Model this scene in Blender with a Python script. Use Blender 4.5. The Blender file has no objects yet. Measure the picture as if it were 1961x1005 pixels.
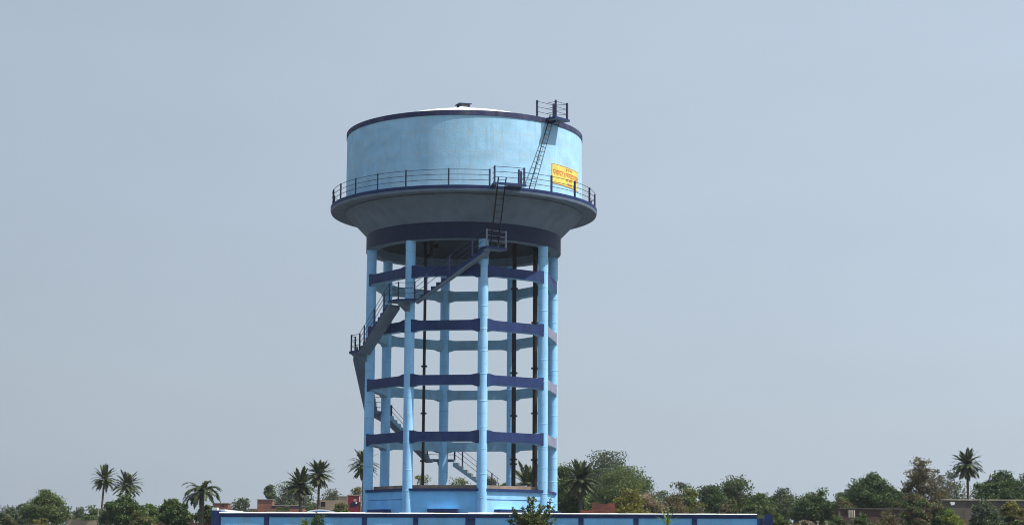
import bpy, math, random
import numpy as np
from mathutils import Vector, Matrix

sc = bpy.context.scene
COL = sc.collection
R_ = math.radians

# ------------------------------------------------------------------ camera
CAM = np.array([0.0, -105.0, 1.6]); FPX = 3512.2
PITCH, YAW, ROLL = R_(8.93253), R_(1.53256), R_(0.31749)
_fw = np.array([math.sin(YAW)*math.cos(PITCH), math.cos(YAW)*math.cos(PITCH), math.sin(PITCH)])
_rt = np.array([math.cos(YAW), -math.sin(YAW), 0.0]); _up = np.cross(_rt, _fw)
_c, _s = math.cos(ROLL), math.sin(ROLL)
_cr = _rt*_c + _up*_s; _cu = -_rt*_s + _up*_c
cd = bpy.data.cameras.new('camera'); cam = bpy.data.objects.new('camera', cd); COL.objects.link(cam)
M = Matrix.Identity(4)
for i in range(3):
    M[i][0], M[i][1], M[i][2], M[i][3] = _cr[i], _cu[i], -_fw[i], CAM[i]
cam.matrix_world = M
cd.sensor_width = 36; cd.lens = FPX/1961*36; cd.clip_start = 0.5; cd.clip_end = 6000
sc.camera = cam

def at(u, v, Y):
    """point of the plane y = Y that was seen at (u, v) in the survey picture"""
    d = _cr*(u-980.5)/FPX + _cu*(502.5-v)/FPX + _fw
    t = (Y+105.0)/d[1]
    p = CAM + d*t
    return float(p[0]), float(p[2])

# ------------------------------------------------------------------ light
AZ, EL = 71.5, 57.5          # from -Y towards +X
SUN = Vector((math.sin(R_(AZ))*math.cos(R_(EL)), -math.cos(R_(AZ))*math.cos(R_(EL)), math.sin(R_(EL))))
w = bpy.data.worlds.new('World'); sc.world = w; w.use_nodes = True
nt = w.node_tree; nt.nodes.clear()
out = nt.nodes.new('ShaderNodeOutputWorld'); bg = nt.nodes.new('ShaderNodeBackground')
sky = nt.nodes.new('ShaderNodeTexSky'); sky.sky_type = 'NISHITA'; sky.sun_disc = False
sky.sun_elevation = R_(EL); sky.sun_rotation = R_(180-AZ); sky.dust_density = 2.5; sky.air_density = 1.2; sky.ozone_density = 3
mix = nt.nodes.new('ShaderNodeMix'); mix.data_type = 'RGBA'; mix.inputs[0].default_value = 0.80
# pale dry-season haze (same scale as the sky texture) over a clear sky
tcw = nt.nodes.new('ShaderNodeTexCoord'); sep = nt.nodes.new('ShaderNodeSeparateXYZ'); nt.links.new(tcw.outputs['Generated'], sep.inputs[0])
mrw = nt.nodes.new('ShaderNodeMapRange'); mrw.inputs[1].default_value = 0.30; mrw.inputs[2].default_value = 0.75   # haze thins towards the zenith
mrw.inputs[3].default_value = 0.86; mrw.inputs[4].default_value = 0.05; nt.links.new(sep.outputs['Z'], mrw.inputs[0]); nt.links.new(mrw.outputs[0], mix.inputs[0])
mrx = nt.nodes.new('ShaderNodeMapRange'); mrx.inputs[1].default_value = -0.32; mrx.inputs[2].default_value = 0.32   # the haze is brighter on the sun's side
mrx.inputs[3].default_value = 0.86; mrx.inputs[4].default_value = 1.12; nt.links.new(sep.outputs['X'], mrx.inputs[0])
hz_ = nt.nodes.new('ShaderNodeVectorMath'); hz_.operation = 'SCALE'; nt.links.new(mrx.outputs[0], hz_.inputs[3]); nt.links.new(hz_.outputs[0], mix.inputs[7])
mrz = nt.nodes.new('ShaderNodeMapRange'); mrz.inputs[1].default_value = 0.0; mrz.inputs[2].default_value = 0.26; nt.links.new(sep.outputs['Z'], mrz.inputs[0])
hzc = nt.nodes.new('ShaderNodeMix'); hzc.data_type = 'RGBA'; hzc.inputs[6].default_value = (4.18, 4.84, 5.62, 1); hzc.inputs[7].default_value = (4.38, 5.18, 6.14, 1); nt.links.new(mrz.outputs[0], hzc.inputs[0])
mpw = nt.nodes.new('ShaderNodeMapping'); mpw.inputs['Scale'].default_value = (1, 1, 3.5); nt.links.new(tcw.outputs['Generated'], mpw.inputs[0])
nzw = nt.nodes.new('ShaderNodeTexNoise'); nzw.inputs['Scale'].default_value = 5.0; nzw.inputs['Detail'].default_value = 3; nt.links.new(mpw.outputs[0], nzw.inputs['Vector'])
mrn = nt.nodes.new('ShaderNodeMapRange'); mrn.inputs[1].default_value = .3; mrn.inputs[2].default_value = .7; mrn.inputs[3].default_value = .985; mrn.inputs[4].default_value = 1.03; nt.links.new(nzw.outputs['Fac'], mrn.inputs[0])   # uneven haze
hzn = nt.nodes.new('ShaderNodeVectorMath'); hzn.operation = 'SCALE'; nt.links.new(hzc.outputs[2], hzn.inputs[0]); nt.links.new(mrn.outputs[0], hzn.inputs[3]); nt.links.new(hzn.outputs[0], hz_.inputs[0])
nt.links.new(sky.outputs[0], mix.inputs[6]); nt.links.new(mix.outputs[2], bg.inputs[0])
bg.inputs[1].default_value = 0.10
nt.links.new(bg.outputs[0], out.inputs[0])
sd = bpy.data.lights.new('sun', 'SUN'); sd.energy = 5.0; sd.angle = R_(0.6); sd.color = (1.0, 0.95, 0.87)
so = bpy.data.objects.new('sun', sd); COL.objects.link(so)
so.rotation_euler = (-SUN).to_track_quat('-Z', 'Y').to_euler(); so.location = (40, -20, 80)
sc.view_settings.view_transform = 'Standard'; sc.view_settings.look = 'None'
sc.view_settings.exposure = 0.2; sc.view_settings.gamma = 1.0
sc.render.engine = 'CYCLES'
sc.cycles.pixel_filter_type = 'BLACKMAN_HARRIS'; sc.cycles.filter_width = 1.05
sc.cycles.max_bounces = 6; sc.cycles.volume_bounces = 0; sc.cycles.transparent_max_bounces = 8

# ------------------------------------------------------------------ materials
def mat(name, base, rough=0.8, var=0.0, scale=3.0, stretch=(1, 1, 1), bump=0.0, bscale=30.0, col2=None, spec=0.3,
        stain=None, stain_amt=0.0, stain_scale=1.5, stain_stretch=(1, 1, 0.12), metallic=0.0, speck=None, streak=None, joints=None):
    m = bpy.data.materials.new(name); m.use_nodes = True
    n = m.node_tree; b = n.nodes['Principled BSDF']
    b.inputs['Roughness'].default_value = rough; b.inputs['Metallic'].default_value = metallic
    b.inputs['Specular IOR Level'].default_value = spec
    tc = n.nodes.new('ShaderNodeTexCoord')
    def noise(s, st, det=4.0):
        mp = n.nodes.new('ShaderNodeMapping'); mp.inputs['Scale'].default_value = st
        n.links.new(tc.outputs['Object'], mp.inputs[0])
        t = n.nodes.new('ShaderNodeTexNoise'); t.inputs['Scale'].default_value = s; t.inputs['Detail'].default_value = det
        n.links.new(mp.outputs[0], t.inputs['Vector']); return t.outputs['Fac']
    col = None
    def mixc(fac, a, bb):
        x = n.nodes.new('ShaderNodeMix'); x.data_type = 'RGBA'
        n.links.new(fac, x.inputs[0])
        for k, v in ((6, a), (7, bb)):
            if isinstance(v, tuple): x.inputs[k].default_value = (*v[:3], 1)
            else: n.links.new(v, x.inputs[k])
        return x.outputs[2]
    def ramp(fac, lo, hi):
        r = n.nodes.new('ShaderNodeMapRange'); r.inputs[1].default_value = lo; r.inputs[2].default_value = hi
        n.links.new(fac, r.inputs[0]); return r.outputs[0]
    base = tuple(base)
    c2 = col2 if col2 else tuple(min(1, x*(1+var)) for x in base)
    c1 = base if col2 else tuple(x*(1-var) for x in base)
    col = mixc(ramp(noise(scale, stretch), 0.3, 0.7), c1, c2)
    if stain:
        f = ramp(noise(stain_scale, stain_stretch, 6.0), 0.5, 0.75)
        mu = n.nodes.new('ShaderNodeMath'); mu.operation = 'MULTIPLY'; mu.inputs[1].default_value = stain_amt
        n.links.new(f, mu.inputs[0]); col = mixc(mu.outputs[0], col, tuple(stain))
    if streak:            # (colour, amount, scale, stretch): long water marks
        f = ramp(noise(streak[2], streak[3], 5.0), 0.54, 0.72)
        mu = n.nodes.new('ShaderNodeMath'); mu.operation = 'MULTIPLY'; mu.inputs[1].default_value = streak[1]
        n.links.new(f, mu.inputs[0]); col = mixc(mu.outputs[0], col, tuple(streak[0]))
    if joints:            # (colour, amount, pitch): faint lines between pours, broken by noise
        sp = n.nodes.new('ShaderNodeSeparateXYZ'); n.links.new(tc.outputs['Object'], sp.inputs[0])
        wob = n.nodes.new('ShaderNodeMath'); wob.operation = 'MULTIPLY_ADD'; wob.inputs[1].default_value = .12; n.links.new(noise(1.2, (1, 1, 1)), wob.inputs[0]); n.links.new(sp.outputs['Z'], wob.inputs[2])
        pp = n.nodes.new('ShaderNodeMath'); pp.operation = 'PINGPONG'; pp.inputs[1].default_value = joints[2]/2; n.links.new(wob.outputs[0], pp.inputs[0])
        r = n.nodes.new('ShaderNodeMapRange'); r.inputs[1].default_value = .07; r.inputs[2].default_value = .0; n.links.new(pp.outputs[0], r.inputs[0])
        mu = n.nodes.new('ShaderNodeMath'); mu.operation = 'MULTIPLY'; n.links.new(r.outputs[0], mu.inputs[0])
        n.links.new(ramp(noise(2.5, (1, 1, 1)), .35, .6), mu.inputs[1]); m2 = n.nodes.new('ShaderNodeMath'); m2.operation = 'MULTIPLY'; m2.inputs[1].default_value = joints[1]
        n.links.new(mu.outputs[0], m2.inputs[0]); col = mixc(m2.outputs[0], col, tuple(joints[0]))
    if speck:
        f = ramp(noise(speck[1], (1, 1, 1), 2.0), speck[2], speck[2]+0.02)
        col = mixc(f, col, tuple(speck[0]))
    n.links.new(col, b.inputs['Base Color'])
    if bump:
        bp = n.nodes.new('ShaderNodeBump'); bp.inputs['Strength'].default_value = bump; bp.inputs['Distance'].default_value = 0.03
        n.links.new(noise(bscale, (1, 1, 1)), bp.inputs['Height']); n.links.new(bp.outputs[0], b.inputs['Normal'])
    return m

def brick_mat(name, c1, c2, mortar, scale=1.0, stain=(0.05, 0.04, 0.035), amt=0.5):
    m = bpy.data.materials.new(name); m.use_nodes = True; n = m.node_tree; b = n.nodes['Principled BSDF']
    b.inputs['Roughness'].default_value = 0.9
    tc = n.nodes.new('ShaderNodeTexCoord'); mp = n.nodes.new('ShaderNodeMapping'); mp.inputs['Rotation'].default_value = (R_(90), 0, 0)
    n.links.new(tc.outputs['Object'], mp.inputs[0])
    bt = n.nodes.new('ShaderNodeTexBrick'); bt.inputs['Scale'].default_value = 2.2*scale
    bt.inputs['Color1'].default_value = (*c1, 1); bt.inputs['Color2'].default_value = (*c2, 1); bt.inputs['Mortar'].default_value = (*mortar, 1)
    bt.inputs['Mortar Size'].default_value = 0.015
    n.links.new(mp.outputs[0], bt.inputs['Vector'])
    t = n.nodes.new('ShaderNodeTexNoise'); t.inputs['Scale'].default_value = 0.9; t.inputs['Detail'].default_value = 6
    n.links.new(tc.outputs['Object'], t.inputs['Vector'])
    r = n.nodes.new('ShaderNodeMapRange'); r.inputs[1].default_value = 0.45; r.inputs[2].default_value = 0.75; r.inputs[4].default_value = amt
    n.links.new(t.outputs['Fac'], r.inputs[0])
    x = n.nodes.new('ShaderNodeMix'); x.data_type = 'RGBA'; x.inputs[7].default_value = (*stain, 1)
    n.links.new(r.outputs[0], x.inputs[0]); n.links.new(bt.outputs['Color'], x.inputs[6]); n.links.new(x.outputs[2], b.inputs['Base Color'])
    bp = n.nodes.new('ShaderNodeBump'); bp.inputs['Strength'].default_value = 0.5; bp.inputs['Distance'].default_value = 0.02
    n.links.new(bt.outputs['Fac'], bp.inputs['Height']); bp.invert = True; n.links.new(bp.outputs[0], b.inputs['Normal'])
    return m

def leaf_mat(name, c, c2=None, trans=0.36):
    """leaf colour varies from leaf to leaf and, slowly, from branch to branch"""
    m = bpy.data.materials.new(name); m.use_nodes = True; n = m.node_tree; n.nodes.clear()
    o = n.nodes.new('ShaderNodeOutputMaterial')
    c2 = c2 or tuple(min(1, x*1.9) for x in c)
    g = n.nodes.new('ShaderNodeNewGeometry'); tc = n.nodes.new('ShaderNodeTexCoord')
    t = n.nodes.new('ShaderNodeTexNoise'); t.inputs['Scale'].default_value = 0.7; n.links.new(tc.outputs['Object'], t.inputs['Vector'])
    a = n.nodes.new('ShaderNodeMath'); a.operation = 'MULTIPLY_ADD'; a.inputs[1].default_value = 0.6
    n.links.new(g.outputs['Random Per Island'], a.inputs[0])
    r = n.nodes.new('ShaderNodeMapRange'); r.inputs[1].default_value = 0.35; r.inputs[2].default_value = 0.65; r.inputs[4].default_value = 0.5
    n.links.new(t.outputs['Fac'], r.inputs[0]); n.links.new(r.outputs[0], a.inputs[2])
    x = n.nodes.new('ShaderNodeMix'); x.data_type = 'RGBA'; x.inputs[6].default_value = (*tuple(v*0.7 for v in c), 1); x.inputs[7].default_value = (*c2, 1)
    n.links.new(a.outputs[0], x.inputs[0])
    p = n.nodes.new('ShaderNodeBsdfPrincipled'); p.inputs['Roughness'].default_value = 0.55; p.inputs['Specular IOR Level'].default_value = 0.35
    tr = n.nodes.new('ShaderNodeBsdfTranslucent'); ms = n.nodes.new('ShaderNodeMixShader'); ms.inputs[0].default_value = trans
    n.links.new(x.outputs[2], p.inputs['Base Color']); n.links.new(x.outputs[2], tr.inputs[0])
    n.links.new(p.outputs[0], ms.inputs[1]); n.links.new(tr.outputs[0], ms.inputs[2]); n.links.new(ms.outputs[0], o.inputs[0])
    return m

SKYB = (0.31, 0.58, 0.80)
m_tank = mat('tank paint', (0.36, 0.64, 0.86), 0.75, 0.11, 1.1, (1, 1, 1.5), 0.3, 14, stain=(0.46, 0.58, 0.66), stain_amt=0.6, stain_scale=5.0, stain_stretch=(1, 1, 0.22),
             streak=((0.24, 0.42, 0.55), 0.38, 6.5, (1, 1, 0.10)), joints=((0.46, 0.56, 0.60), 0.5, 1.16), speck=((0.52, 0.50, 0.48), 7.0, 0.79))
m_blue = mat('column paint', (0.30, 0.61, 0.93), 0.7, 0.10, 2.5, (1, 1, 0.4), 0.25, 22, stain=(0.22, 0.45, 0.66), stain_amt=0.5, stain_scale=2.5, stain_stretch=(1, 1, 0.25), streak=((0.42, 0.64, 0.82), 0.5, 5.0, (1, 1, 0.15)), joints=((0.20, 0.36, 0.50), 0.45, 0.9), speck=((0.16, 0.28, 0.38), 10.0, 0.76))
m_wallp = mat('wall paint', (0.22, 0.55, 0.90), 0.8, 0.12, 1.2, (1, 1, 1), 0.3, 18, streak=((0.32, 0.42, 0.47), 0.5, 2.2, (1, 1, 0.2)), stain=(0.19, 0.40, 0.62), stain_amt=0.5, stain_scale=1.6, stain_stretch=(1, 1, 0.5))
m_inner = mat('beam paint', (0.24, 0.45, 0.62), 0.8, 0.12, 2.0, (1, 1, 1), 0.3, 18, stain=(0.24, 0.33, 0.40), stain_amt=0.6)
m_navy = mat('navy paint', (0.012, 0.032, 0.125), 0.6, 0.2, 2.0, (1, 1, 1), 0.2, 20, stain=(0.045, 0.075, 0.16), stain_amt=0.4, stain_scale=2.5, streak=((0.03, 0.05, 0.12), 0.5, 4.0, (1, 1, 0.2)), speck=((0.55, 0.6, 0.7), 9.0, 0.80))
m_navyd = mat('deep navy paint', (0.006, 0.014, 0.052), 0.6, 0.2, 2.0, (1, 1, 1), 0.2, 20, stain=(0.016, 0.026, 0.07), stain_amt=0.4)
m_under = mat('dark concrete', (0.045, 0.055, 0.070), 0.9, 0.15, 1.0, stain=(0.03, 0.035, 0.04), stain_amt=0.4)  # darker concrete for the bottom dome
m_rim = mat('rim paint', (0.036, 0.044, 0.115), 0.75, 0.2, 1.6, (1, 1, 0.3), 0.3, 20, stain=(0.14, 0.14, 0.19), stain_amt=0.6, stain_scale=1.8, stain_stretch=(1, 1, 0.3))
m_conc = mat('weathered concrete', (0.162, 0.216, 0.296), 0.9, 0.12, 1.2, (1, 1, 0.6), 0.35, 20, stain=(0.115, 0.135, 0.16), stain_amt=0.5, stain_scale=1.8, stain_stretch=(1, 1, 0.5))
m_plas = mat('bare plaster', (0.25, 0.20, 0.16), 0.95, 0.25, 1.5, (1, 1, 1), 0.4, 25, stain=(0.10, 0.085, 0.07), stain_amt=0.6)
m_white = mat('limewash', (0.82, 0.84, 0.84), 0.85, 0.06, 2.0, (1, 1, 1), 0.25, 25, stain=(0.45, 0.46, 0.46), stain_amt=0.4, stain_scale=4, stain_stretch=(1, 1, 1))
m_iron = mat('black iron', (0.012, 0.012, 0.014), 0.5, 0.3, 4, (1, 1, 1), 0.1, 30)
m_pipe = mat('cast iron pipe', (0.016, 0.014, 0.013), 0.65, 0.3, 3, (1, 1, 0.5), 0.2, 30, stain=(0.10, 0.06, 0.04), stain_amt=0.7, stain_scale=1.6, stain_stretch=(1, 1, 0.6))
m_rail = mat('rail paint', (0.026, 0.032, 0.09), 0.5, 0.3, 5)
m_railp = mat('sunlit pale rail paint', (0.24, 0.27, 0.36), 0.5, 0.2, 6)  # sunlight on the top stair platform's rails, put into their colour
m_rails = mat('stair rail paint', (0.06, 0.07, 0.15), 0.5, 0.3, 5)
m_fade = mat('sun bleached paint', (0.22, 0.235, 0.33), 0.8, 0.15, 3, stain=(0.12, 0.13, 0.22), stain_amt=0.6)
m_yel = mat('sign yellow', (0.72, 0.62, 0.14), 0.75, 0.12, 3, (1, 1, 1), 0.1, 25, stain=(0.66, 0.55, 0.20), stain_amt=0.5)
m_red = mat('sign red', (0.52, 0.11, 0.035), 0.8, 0.15, 6)
m_dark = mat('dark room', (0.02, 0.022, 0.025), 0.9, 0.1)
m_glass = mat('window glass', (0.03, 0.035, 0.04), 0.15, 0.1, spec=0.5)
m_brick = brick_mat('old red brick', (0.30, 0.105, 0.058), (0.23, 0.075, 0.045), (0.20, 0.16, 0.13))
m_brickd = brick_mat('dark weathered brick', (0.115, 0.062, 0.05), (0.085, 0.045, 0.038), (0.09, 0.07, 0.06), amt=0.6)
m_mud = mat('mud plaster', (0.30, 0.24, 0.17), 0.95, 0.15, 1.0, (1, 1, 1), 0.5, 8, stain=(0.20, 0.15, 0.11), stain_amt=0.5)
m_pale = mat('pale plaster', (0.42, 0.37, 0.28), 0.9, 0.12, 1.0, (1, 1, 1), 0.3, 10, stain=(0.24, 0.21, 0.17), stain_amt=0.5)
m_cgrey = mat('grey concrete', (0.27, 0.26, 0.24), 0.9, 0.15, 0.9, (1, 1, 1), 0.4, 10, stain=(0.13, 0.12, 0.11), stain_amt=0.6)
m_teal = mat('pale sheet roof', (0.42, 0.58, 0.56), 0.6, 0.1)
m_bark = mat('bark', (0.12, 0.095, 0.07), 0.95, 0.3, 4, (1, 1, 0.3), 0.6, 12)
m_pbark = mat('palm bark', (0.10, 0.085, 0.07), 0.95, 0.35, 7, (1, 1, 1.5), 0.8, 16)
m_ground = mat('dry earth', (0.105, 0.105, 0.088), 0.95, 0.2, 0.15, (1, 1, 1), 0.5, 1.5, stain=(0.06, 0.072, 0.04), stain_amt=0.9, stain_scale=0.25, stain_stretch=(1, 1, 1))

LK = {
    'dark': leaf_mat('leaf dark', (0.031, 0.070, 0.022), (0.087, 0.142, 0.038)),
    'mid': leaf_mat('leaf mid', (0.054, 0.103, 0.030), (0.134, 0.190, 0.050)),
    'light': leaf_mat('leaf light', (0.077, 0.132, 0.036), (0.179, 0.222, 0.067)),
    'olive': leaf_mat('leaf olive', (0.096, 0.110, 0.038), (0.198, 0.192, 0.074)),
    'yellow': leaf_mat('leaf yellow green', (0.122, 0.138, 0.022), (0.256, 0.240, 0.043)),
    'brown': leaf_mat('leaf brown', (0.077, 0.082, 0.034), (0.192, 0.150, 0.074)),
    'grey': leaf_mat('leaf grey green', (0.067, 0.098, 0.055), (0.138, 0.170, 0.096)),
    'dry': leaf_mat('leaf dry', (0.205, 0.168, 0.108), (0.358, 0.288, 0.192)),
    'bright': leaf_mat('leaf bright', (0.096, 0.180, 0.024), (0.192, 0.288, 0.048)),
    'palm': leaf_mat('palm frond', (0.046, 0.079, 0.031), (0.128, 0.156, 0.067), 0.25),
    'palmdry': leaf_mat('dead frond', (0.128, 0.102, 0.072), (0.269, 0.216, 0.156), 0.2),
    'palmyel': leaf_mat('yellow frond', (0.205, 0.156, 0.036), (0.333, 0.240, 0.072), 0.2),
}
m_fruit = mat('date fruit', (0.22, 0.075, 0.02), 0.6, 0.3, 6)

# ------------------------------------------------------------------ mesh helpers
class MB:
    def __init__(s): s.v = []; s.f = []; s.m = []
    def add(s, vs, fs, mi=0):
        o = len(s.v); s.v += [tuple(x) for x in vs]
        for k, f in enumerate(fs):
            s.f.append(tuple(i+o for i in f)); s.m.append(mi[k] if isinstance(mi, (list, tuple)) else mi)
    def box(s, x0, x1, y0, y1, z0, z1, mi=0, T=None):
        v = [(x0, y0, z0), (x1, y0, z0), (x1, y1, z0), (x0, y1, z0), (x0, y0, z1), (x1, y0, z1), (x1, y1, z1), (x0, y1, z1)]
        if T is not None: v = [tuple(T @ Vector(p)) for p in v]
        # order: bottom, top, y0 side, x1 side, y1 side, x0 side
        s.add(v, [(0, 3, 2, 1), (4, 5, 6, 7), (0, 1, 5, 4), (1, 2, 6, 5), (2, 3, 7, 6), (3, 0, 4, 7)], mi)
    def tube(s, p0, p1, r0, r1=None, n=8, mi=0, cap=True):
        r1 = r0 if r1 is None else r1
        p0, p1 = Vector(p0), Vector(p1); d = (p1-p0)
        if d.length < 1e-6: return
        q = d.to_track_quat('Z', 'Y'); vs = []
        for p, r in ((p0, r0), (p1, r1)):
            for i in range(n):
                a = 2*math.pi*i/n; vs.append(p + q @ Vector((r*math.cos(a), r*math.sin(a), 0)))
        fs = [(i, (i+1) % n, n+(i+1) % n, n+i) for i in range(n)]
        if cap: fs += [tuple(range(n-1, -1, -1)), tuple(range(n, 2*n))]
        s.add(vs, fs, mi)
    def path(s, pts, rs, n=7, mi=0):
        for i in range(len(pts)-1): s.tube(pts[i], pts[i+1], rs[i], rs[i+1], n, mi, cap=(i == len(pts)-2 or i == 0))
    def lathe(s, prof, n=96, mi=0, closed=True, c=(0, 0)):
        P = len(prof); o = []
        for k in range(n):
            a = 2*math.pi*k/n
            for r, z in prof: o.append((c[0]+r*math.sin(a), c[1]-r*math.cos(a), z))
        fs = []; ms = []
        for k in range(n):
            k2 = (k+1) % n
            for j in range(P if closed else P-1):
                j2 = (j+1) % P
                fs.append((k*P+j, k2*P+j, k2*P+j2, k*P+j2)); ms.append(mi[j] if isinstance(mi, (list, tuple)) else mi)
        s.add(o, fs, ms)
    def prism(s, poly, y0, y1, mi_side=0, mi0=0, mi1=0, T=None):
        """poly in local x,z, extruded along y"""
        n = len(poly); v = [(x, y0, z) for x, z in poly]+[(x, y1, z) for x, z in poly]
        if T is not None: v = [tuple(T @ Vector(p)) for p in v]
        fs = [(i, (i+1) % n, n+(i+1) % n, n+i) for i in range(n)]
        ms = list(mi_side) if isinstance(mi_side, (list, tuple)) else [mi_side]*n
        s.add(v, fs+[tuple(range(n-1, -1, -1)), tuple(range(n, 2*n))], ms+[mi0, mi1])
    def build(s, name, mats, parent=None, smooth=False, recalc=True):
        me = bpy.data.meshes.new(name); me.from_pydata(s.v, [], s.f)
        if not isinstance(mats, (list, tuple)): mats = [mats]
        for x in mats: me.materials.append(x)
        me.polygons.foreach_set('material_index', s.m)
        if recalc:
            import bmesh
            b = bmesh.new(); b.from_mesh(me); bmesh.ops.recalc_face_normals(b, faces=b.faces); b.to_mesh(me); b.free()
        if smooth:
            me.polygons.foreach_set('use_smooth', [True]*len(me.polygons))
            if smooth != 'all': me.set_sharp_from_angle(angle=R_(40))
        ob = bpy.data.objects.new(name, me); COL.objects.link(ob)
        if parent: ob.parent = parent; ob.matrix_parent_inverse = parent.matrix_world.inverted()
        return ob

def tag(o, label=None, cat=None, group=None, kind=None):
    if label: o['label'] = label
    if cat: o['category'] = cat
    if group: o['group'] = group
    if kind: o['kind'] = kind
    return o
def empty(name, loc, label, cat, group=None):
    o = bpy.data.objects.new(name, None); COL.objects.link(o); o.location = loc; o.empty_display_size = 0.3
    o.matrix_world = Matrix.Translation(loc)
    return tag(o, label, cat, group)

GZ = 1.3      # ground level round the tower (the ground rises gently from the camera)
def ground_z(x, y):
    t = min(1, max(0, (y+95)/60)); return GZ*t*t*(3-2*t)

# ------------------------------------------------------------------ ground
def build_ground():
    xs = np.concatenate([np.linspace(-2500, -200, 12), np.linspace(-180, 180, 61), np.linspace(200, 2500, 12)])
    ys = np.concatenate([np.linspace(-400, -130, 8), np.linspace(-120, 140, 66), np.linspace(160, 3500, 20)])
    rng = np.random.default_rng(3); v = []
    for y in ys:
        for x in xs:
            v.append((x, y, ground_z(x, y)+(rng.random()-.5)*0.10-0.05))
    nx = len(xs); f = [(j*nx+i, j*nx+i+1, (j+1)*nx+i+1, (j+1)*nx+i) for j in range(len(ys)-1) for i in range(nx-1)]
    b = MB(); b.add(v, f); o = b.build('ground', m_ground, smooth='all'); o['kind'] = 'structure'
build_ground()

# ------------------------------------------------------------------ water tower
TW = empty('water_tower', (0, 0, GZ), 'tall sky-blue water tank on eight columns with navy ring beams and a zigzag stair', 'water tower')
RC, PHI = 5.3614, R_(11.8157)
def colpt(k, r=RC): a = PHI+math.pi/4*(k-1); return Vector((r*math.sin(a), -r*math.cos(a), 0))
def chordT(k, z=0):
    """frame of the side from column k to k+1: x along, y outward, origin in the middle of the chord"""
    a, b = colpt(k), colpt(k+1); m = (a+b)/2; x = (b-a).normalized(); y = m.normalized()
    T = Matrix.Identity(4)
    for i in range(3): T[i][0], T[i][1], T[i][2] = x[i], y[i], (0, 0, 1)[i]
    T[0][3], T[1][3], T[2][3] = m[0], m[1], z
    return T
LCH = (colpt(0)-colpt(1)).length/2
BEAMZ = [16.80, 13.81, 10.81, 7.73]
rnd = random.Random(5)
for k in range(8):
    b = MB(); p = colpt(k); prof = []
    z = 0.6
    while z < 18.5:                       # one lift of concrete after another, with a faint joint between lifts
        h = rnd.uniform(1.15, 1.5); r = 0.276+rnd.uniform(-.003, .004); z1 = min(z+h, 18.56)
        prof += [(r, z), (r, z+.02), (r, z1-.06), (r, z1-.04), (r+.012, z1-.03), (r+.012, z1-.012)]; z = z1
        if 18.56-z < .4: prof += [(r, 18.56)]; break
    prof = [(0, 0.6)]+prof+[(0, 18.56)]
    b.lathe(prof, 28, closed=False, c=(p.x, p.y)); b.build('column', m_blue, TW, smooth=True)
for z in BEAMZ:
    for k in range(8):
        h, hb, L, e = .27, .095, LCH, .285
        top = [(L, h+hb*.75), (L-e, h+hb*.75), (L-e-.34, h), (-L+e+.34, h), (-L+e, h+hb*.75), (-L, h+hb*.75)]
        bot = [(-L, -h-hb), (-L+e, -h-hb), (-L+e+.30, -h), (L-e-.30, -h), (L-e, -h-hb), (L, -h-hb)]
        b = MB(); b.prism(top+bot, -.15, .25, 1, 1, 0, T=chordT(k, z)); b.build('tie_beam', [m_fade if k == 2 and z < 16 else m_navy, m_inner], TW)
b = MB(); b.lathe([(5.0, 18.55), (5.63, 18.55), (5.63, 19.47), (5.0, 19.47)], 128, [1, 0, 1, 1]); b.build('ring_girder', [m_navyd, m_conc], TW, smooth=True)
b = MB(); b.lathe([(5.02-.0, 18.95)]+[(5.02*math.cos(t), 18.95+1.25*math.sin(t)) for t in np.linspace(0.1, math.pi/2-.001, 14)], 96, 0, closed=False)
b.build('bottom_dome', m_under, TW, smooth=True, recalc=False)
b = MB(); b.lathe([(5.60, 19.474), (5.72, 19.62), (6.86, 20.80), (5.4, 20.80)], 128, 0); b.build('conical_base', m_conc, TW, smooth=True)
b = MB(); b.lathe([(6.80, 20.84), (7.68, 20.80), (7.73, 20.93), (7.73, 21.12), (6.80, 21.14)], 128, [1, 1, 0, 2, 1])
b.build('gallery_slab', [m_navy, m_conc, m_cgrey], TW, smooth=True)
b = MB(); b.lathe([(6.70, 21.10), (6.848, 21.10), (6.848, 25.19), (6.70, 25.19)], 160, 0); b.build('tank_wall', m_tank, TW, smooth=True)
b = MB(); b.lathe([(6.60, 25.193), (6.888, 25.193), (6.888, 25.467), (6.60, 25.467)], 160, 0); b.build('roof_rim', m_rim, TW, smooth=True)
Rs = (6.3**2+1.34**2)/(2*1.34); zc = 25.47+1.34-Rs; prof = []
for i in range(21):
    r = 6.28*(1-i/20); prof.append((max(r, .001), zc+math.sqrt(Rs*Rs-r*r)))
prof = [(6.62, 25.45), (6.40, 25.46)]+prof; b = MB(); b.lathe(prof, 128, 0, closed=False); dome = b.build('dome_roof', m_white, TW, smooth=True, recalc=False)
# roof vent: curb, four stub posts, louvre mesh and a tilted cap
b = MB(); T = Matrix.Translation((-.10, -3.4, zc+math.sqrt(Rs*Rs-3.4**2)-.08)) @ Matrix.Rotation(R_(20), 4, 'Z') @ Matrix.Scale(.74, 4)
b.box(-.42, .42, -.38, .38, -.06, .10, 1, T)
for sx in (-1, 1):
    for sy in (-1, 1): b.box(sx*.34-.06, sx*.34+.06, sy*.30-.06, sy*.30+.06, .10, .30, 0, T)
b.box(-.30, .30, -.27, .27, .10, .28, 2, T)
b.add([T @ Vector(p) for p in [(-.52, -.46, .29), (.52, -.46, .33), (.52, .46, .33), (-.52, .46, .29), (-.52, -.46, .36), (.52, -.46, .40), (.52, .46, .40), (-.52, .46, .36)]],
      [(0, 3, 2, 1), (4, 5, 6, 7), (0, 1, 5, 4), (1, 2, 6, 5), (2, 3, 7, 6), (3, 0, 4, 7)], 0)
b.build('roof_vent', [m_rail, m_white, m_cgrey], dome)

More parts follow.
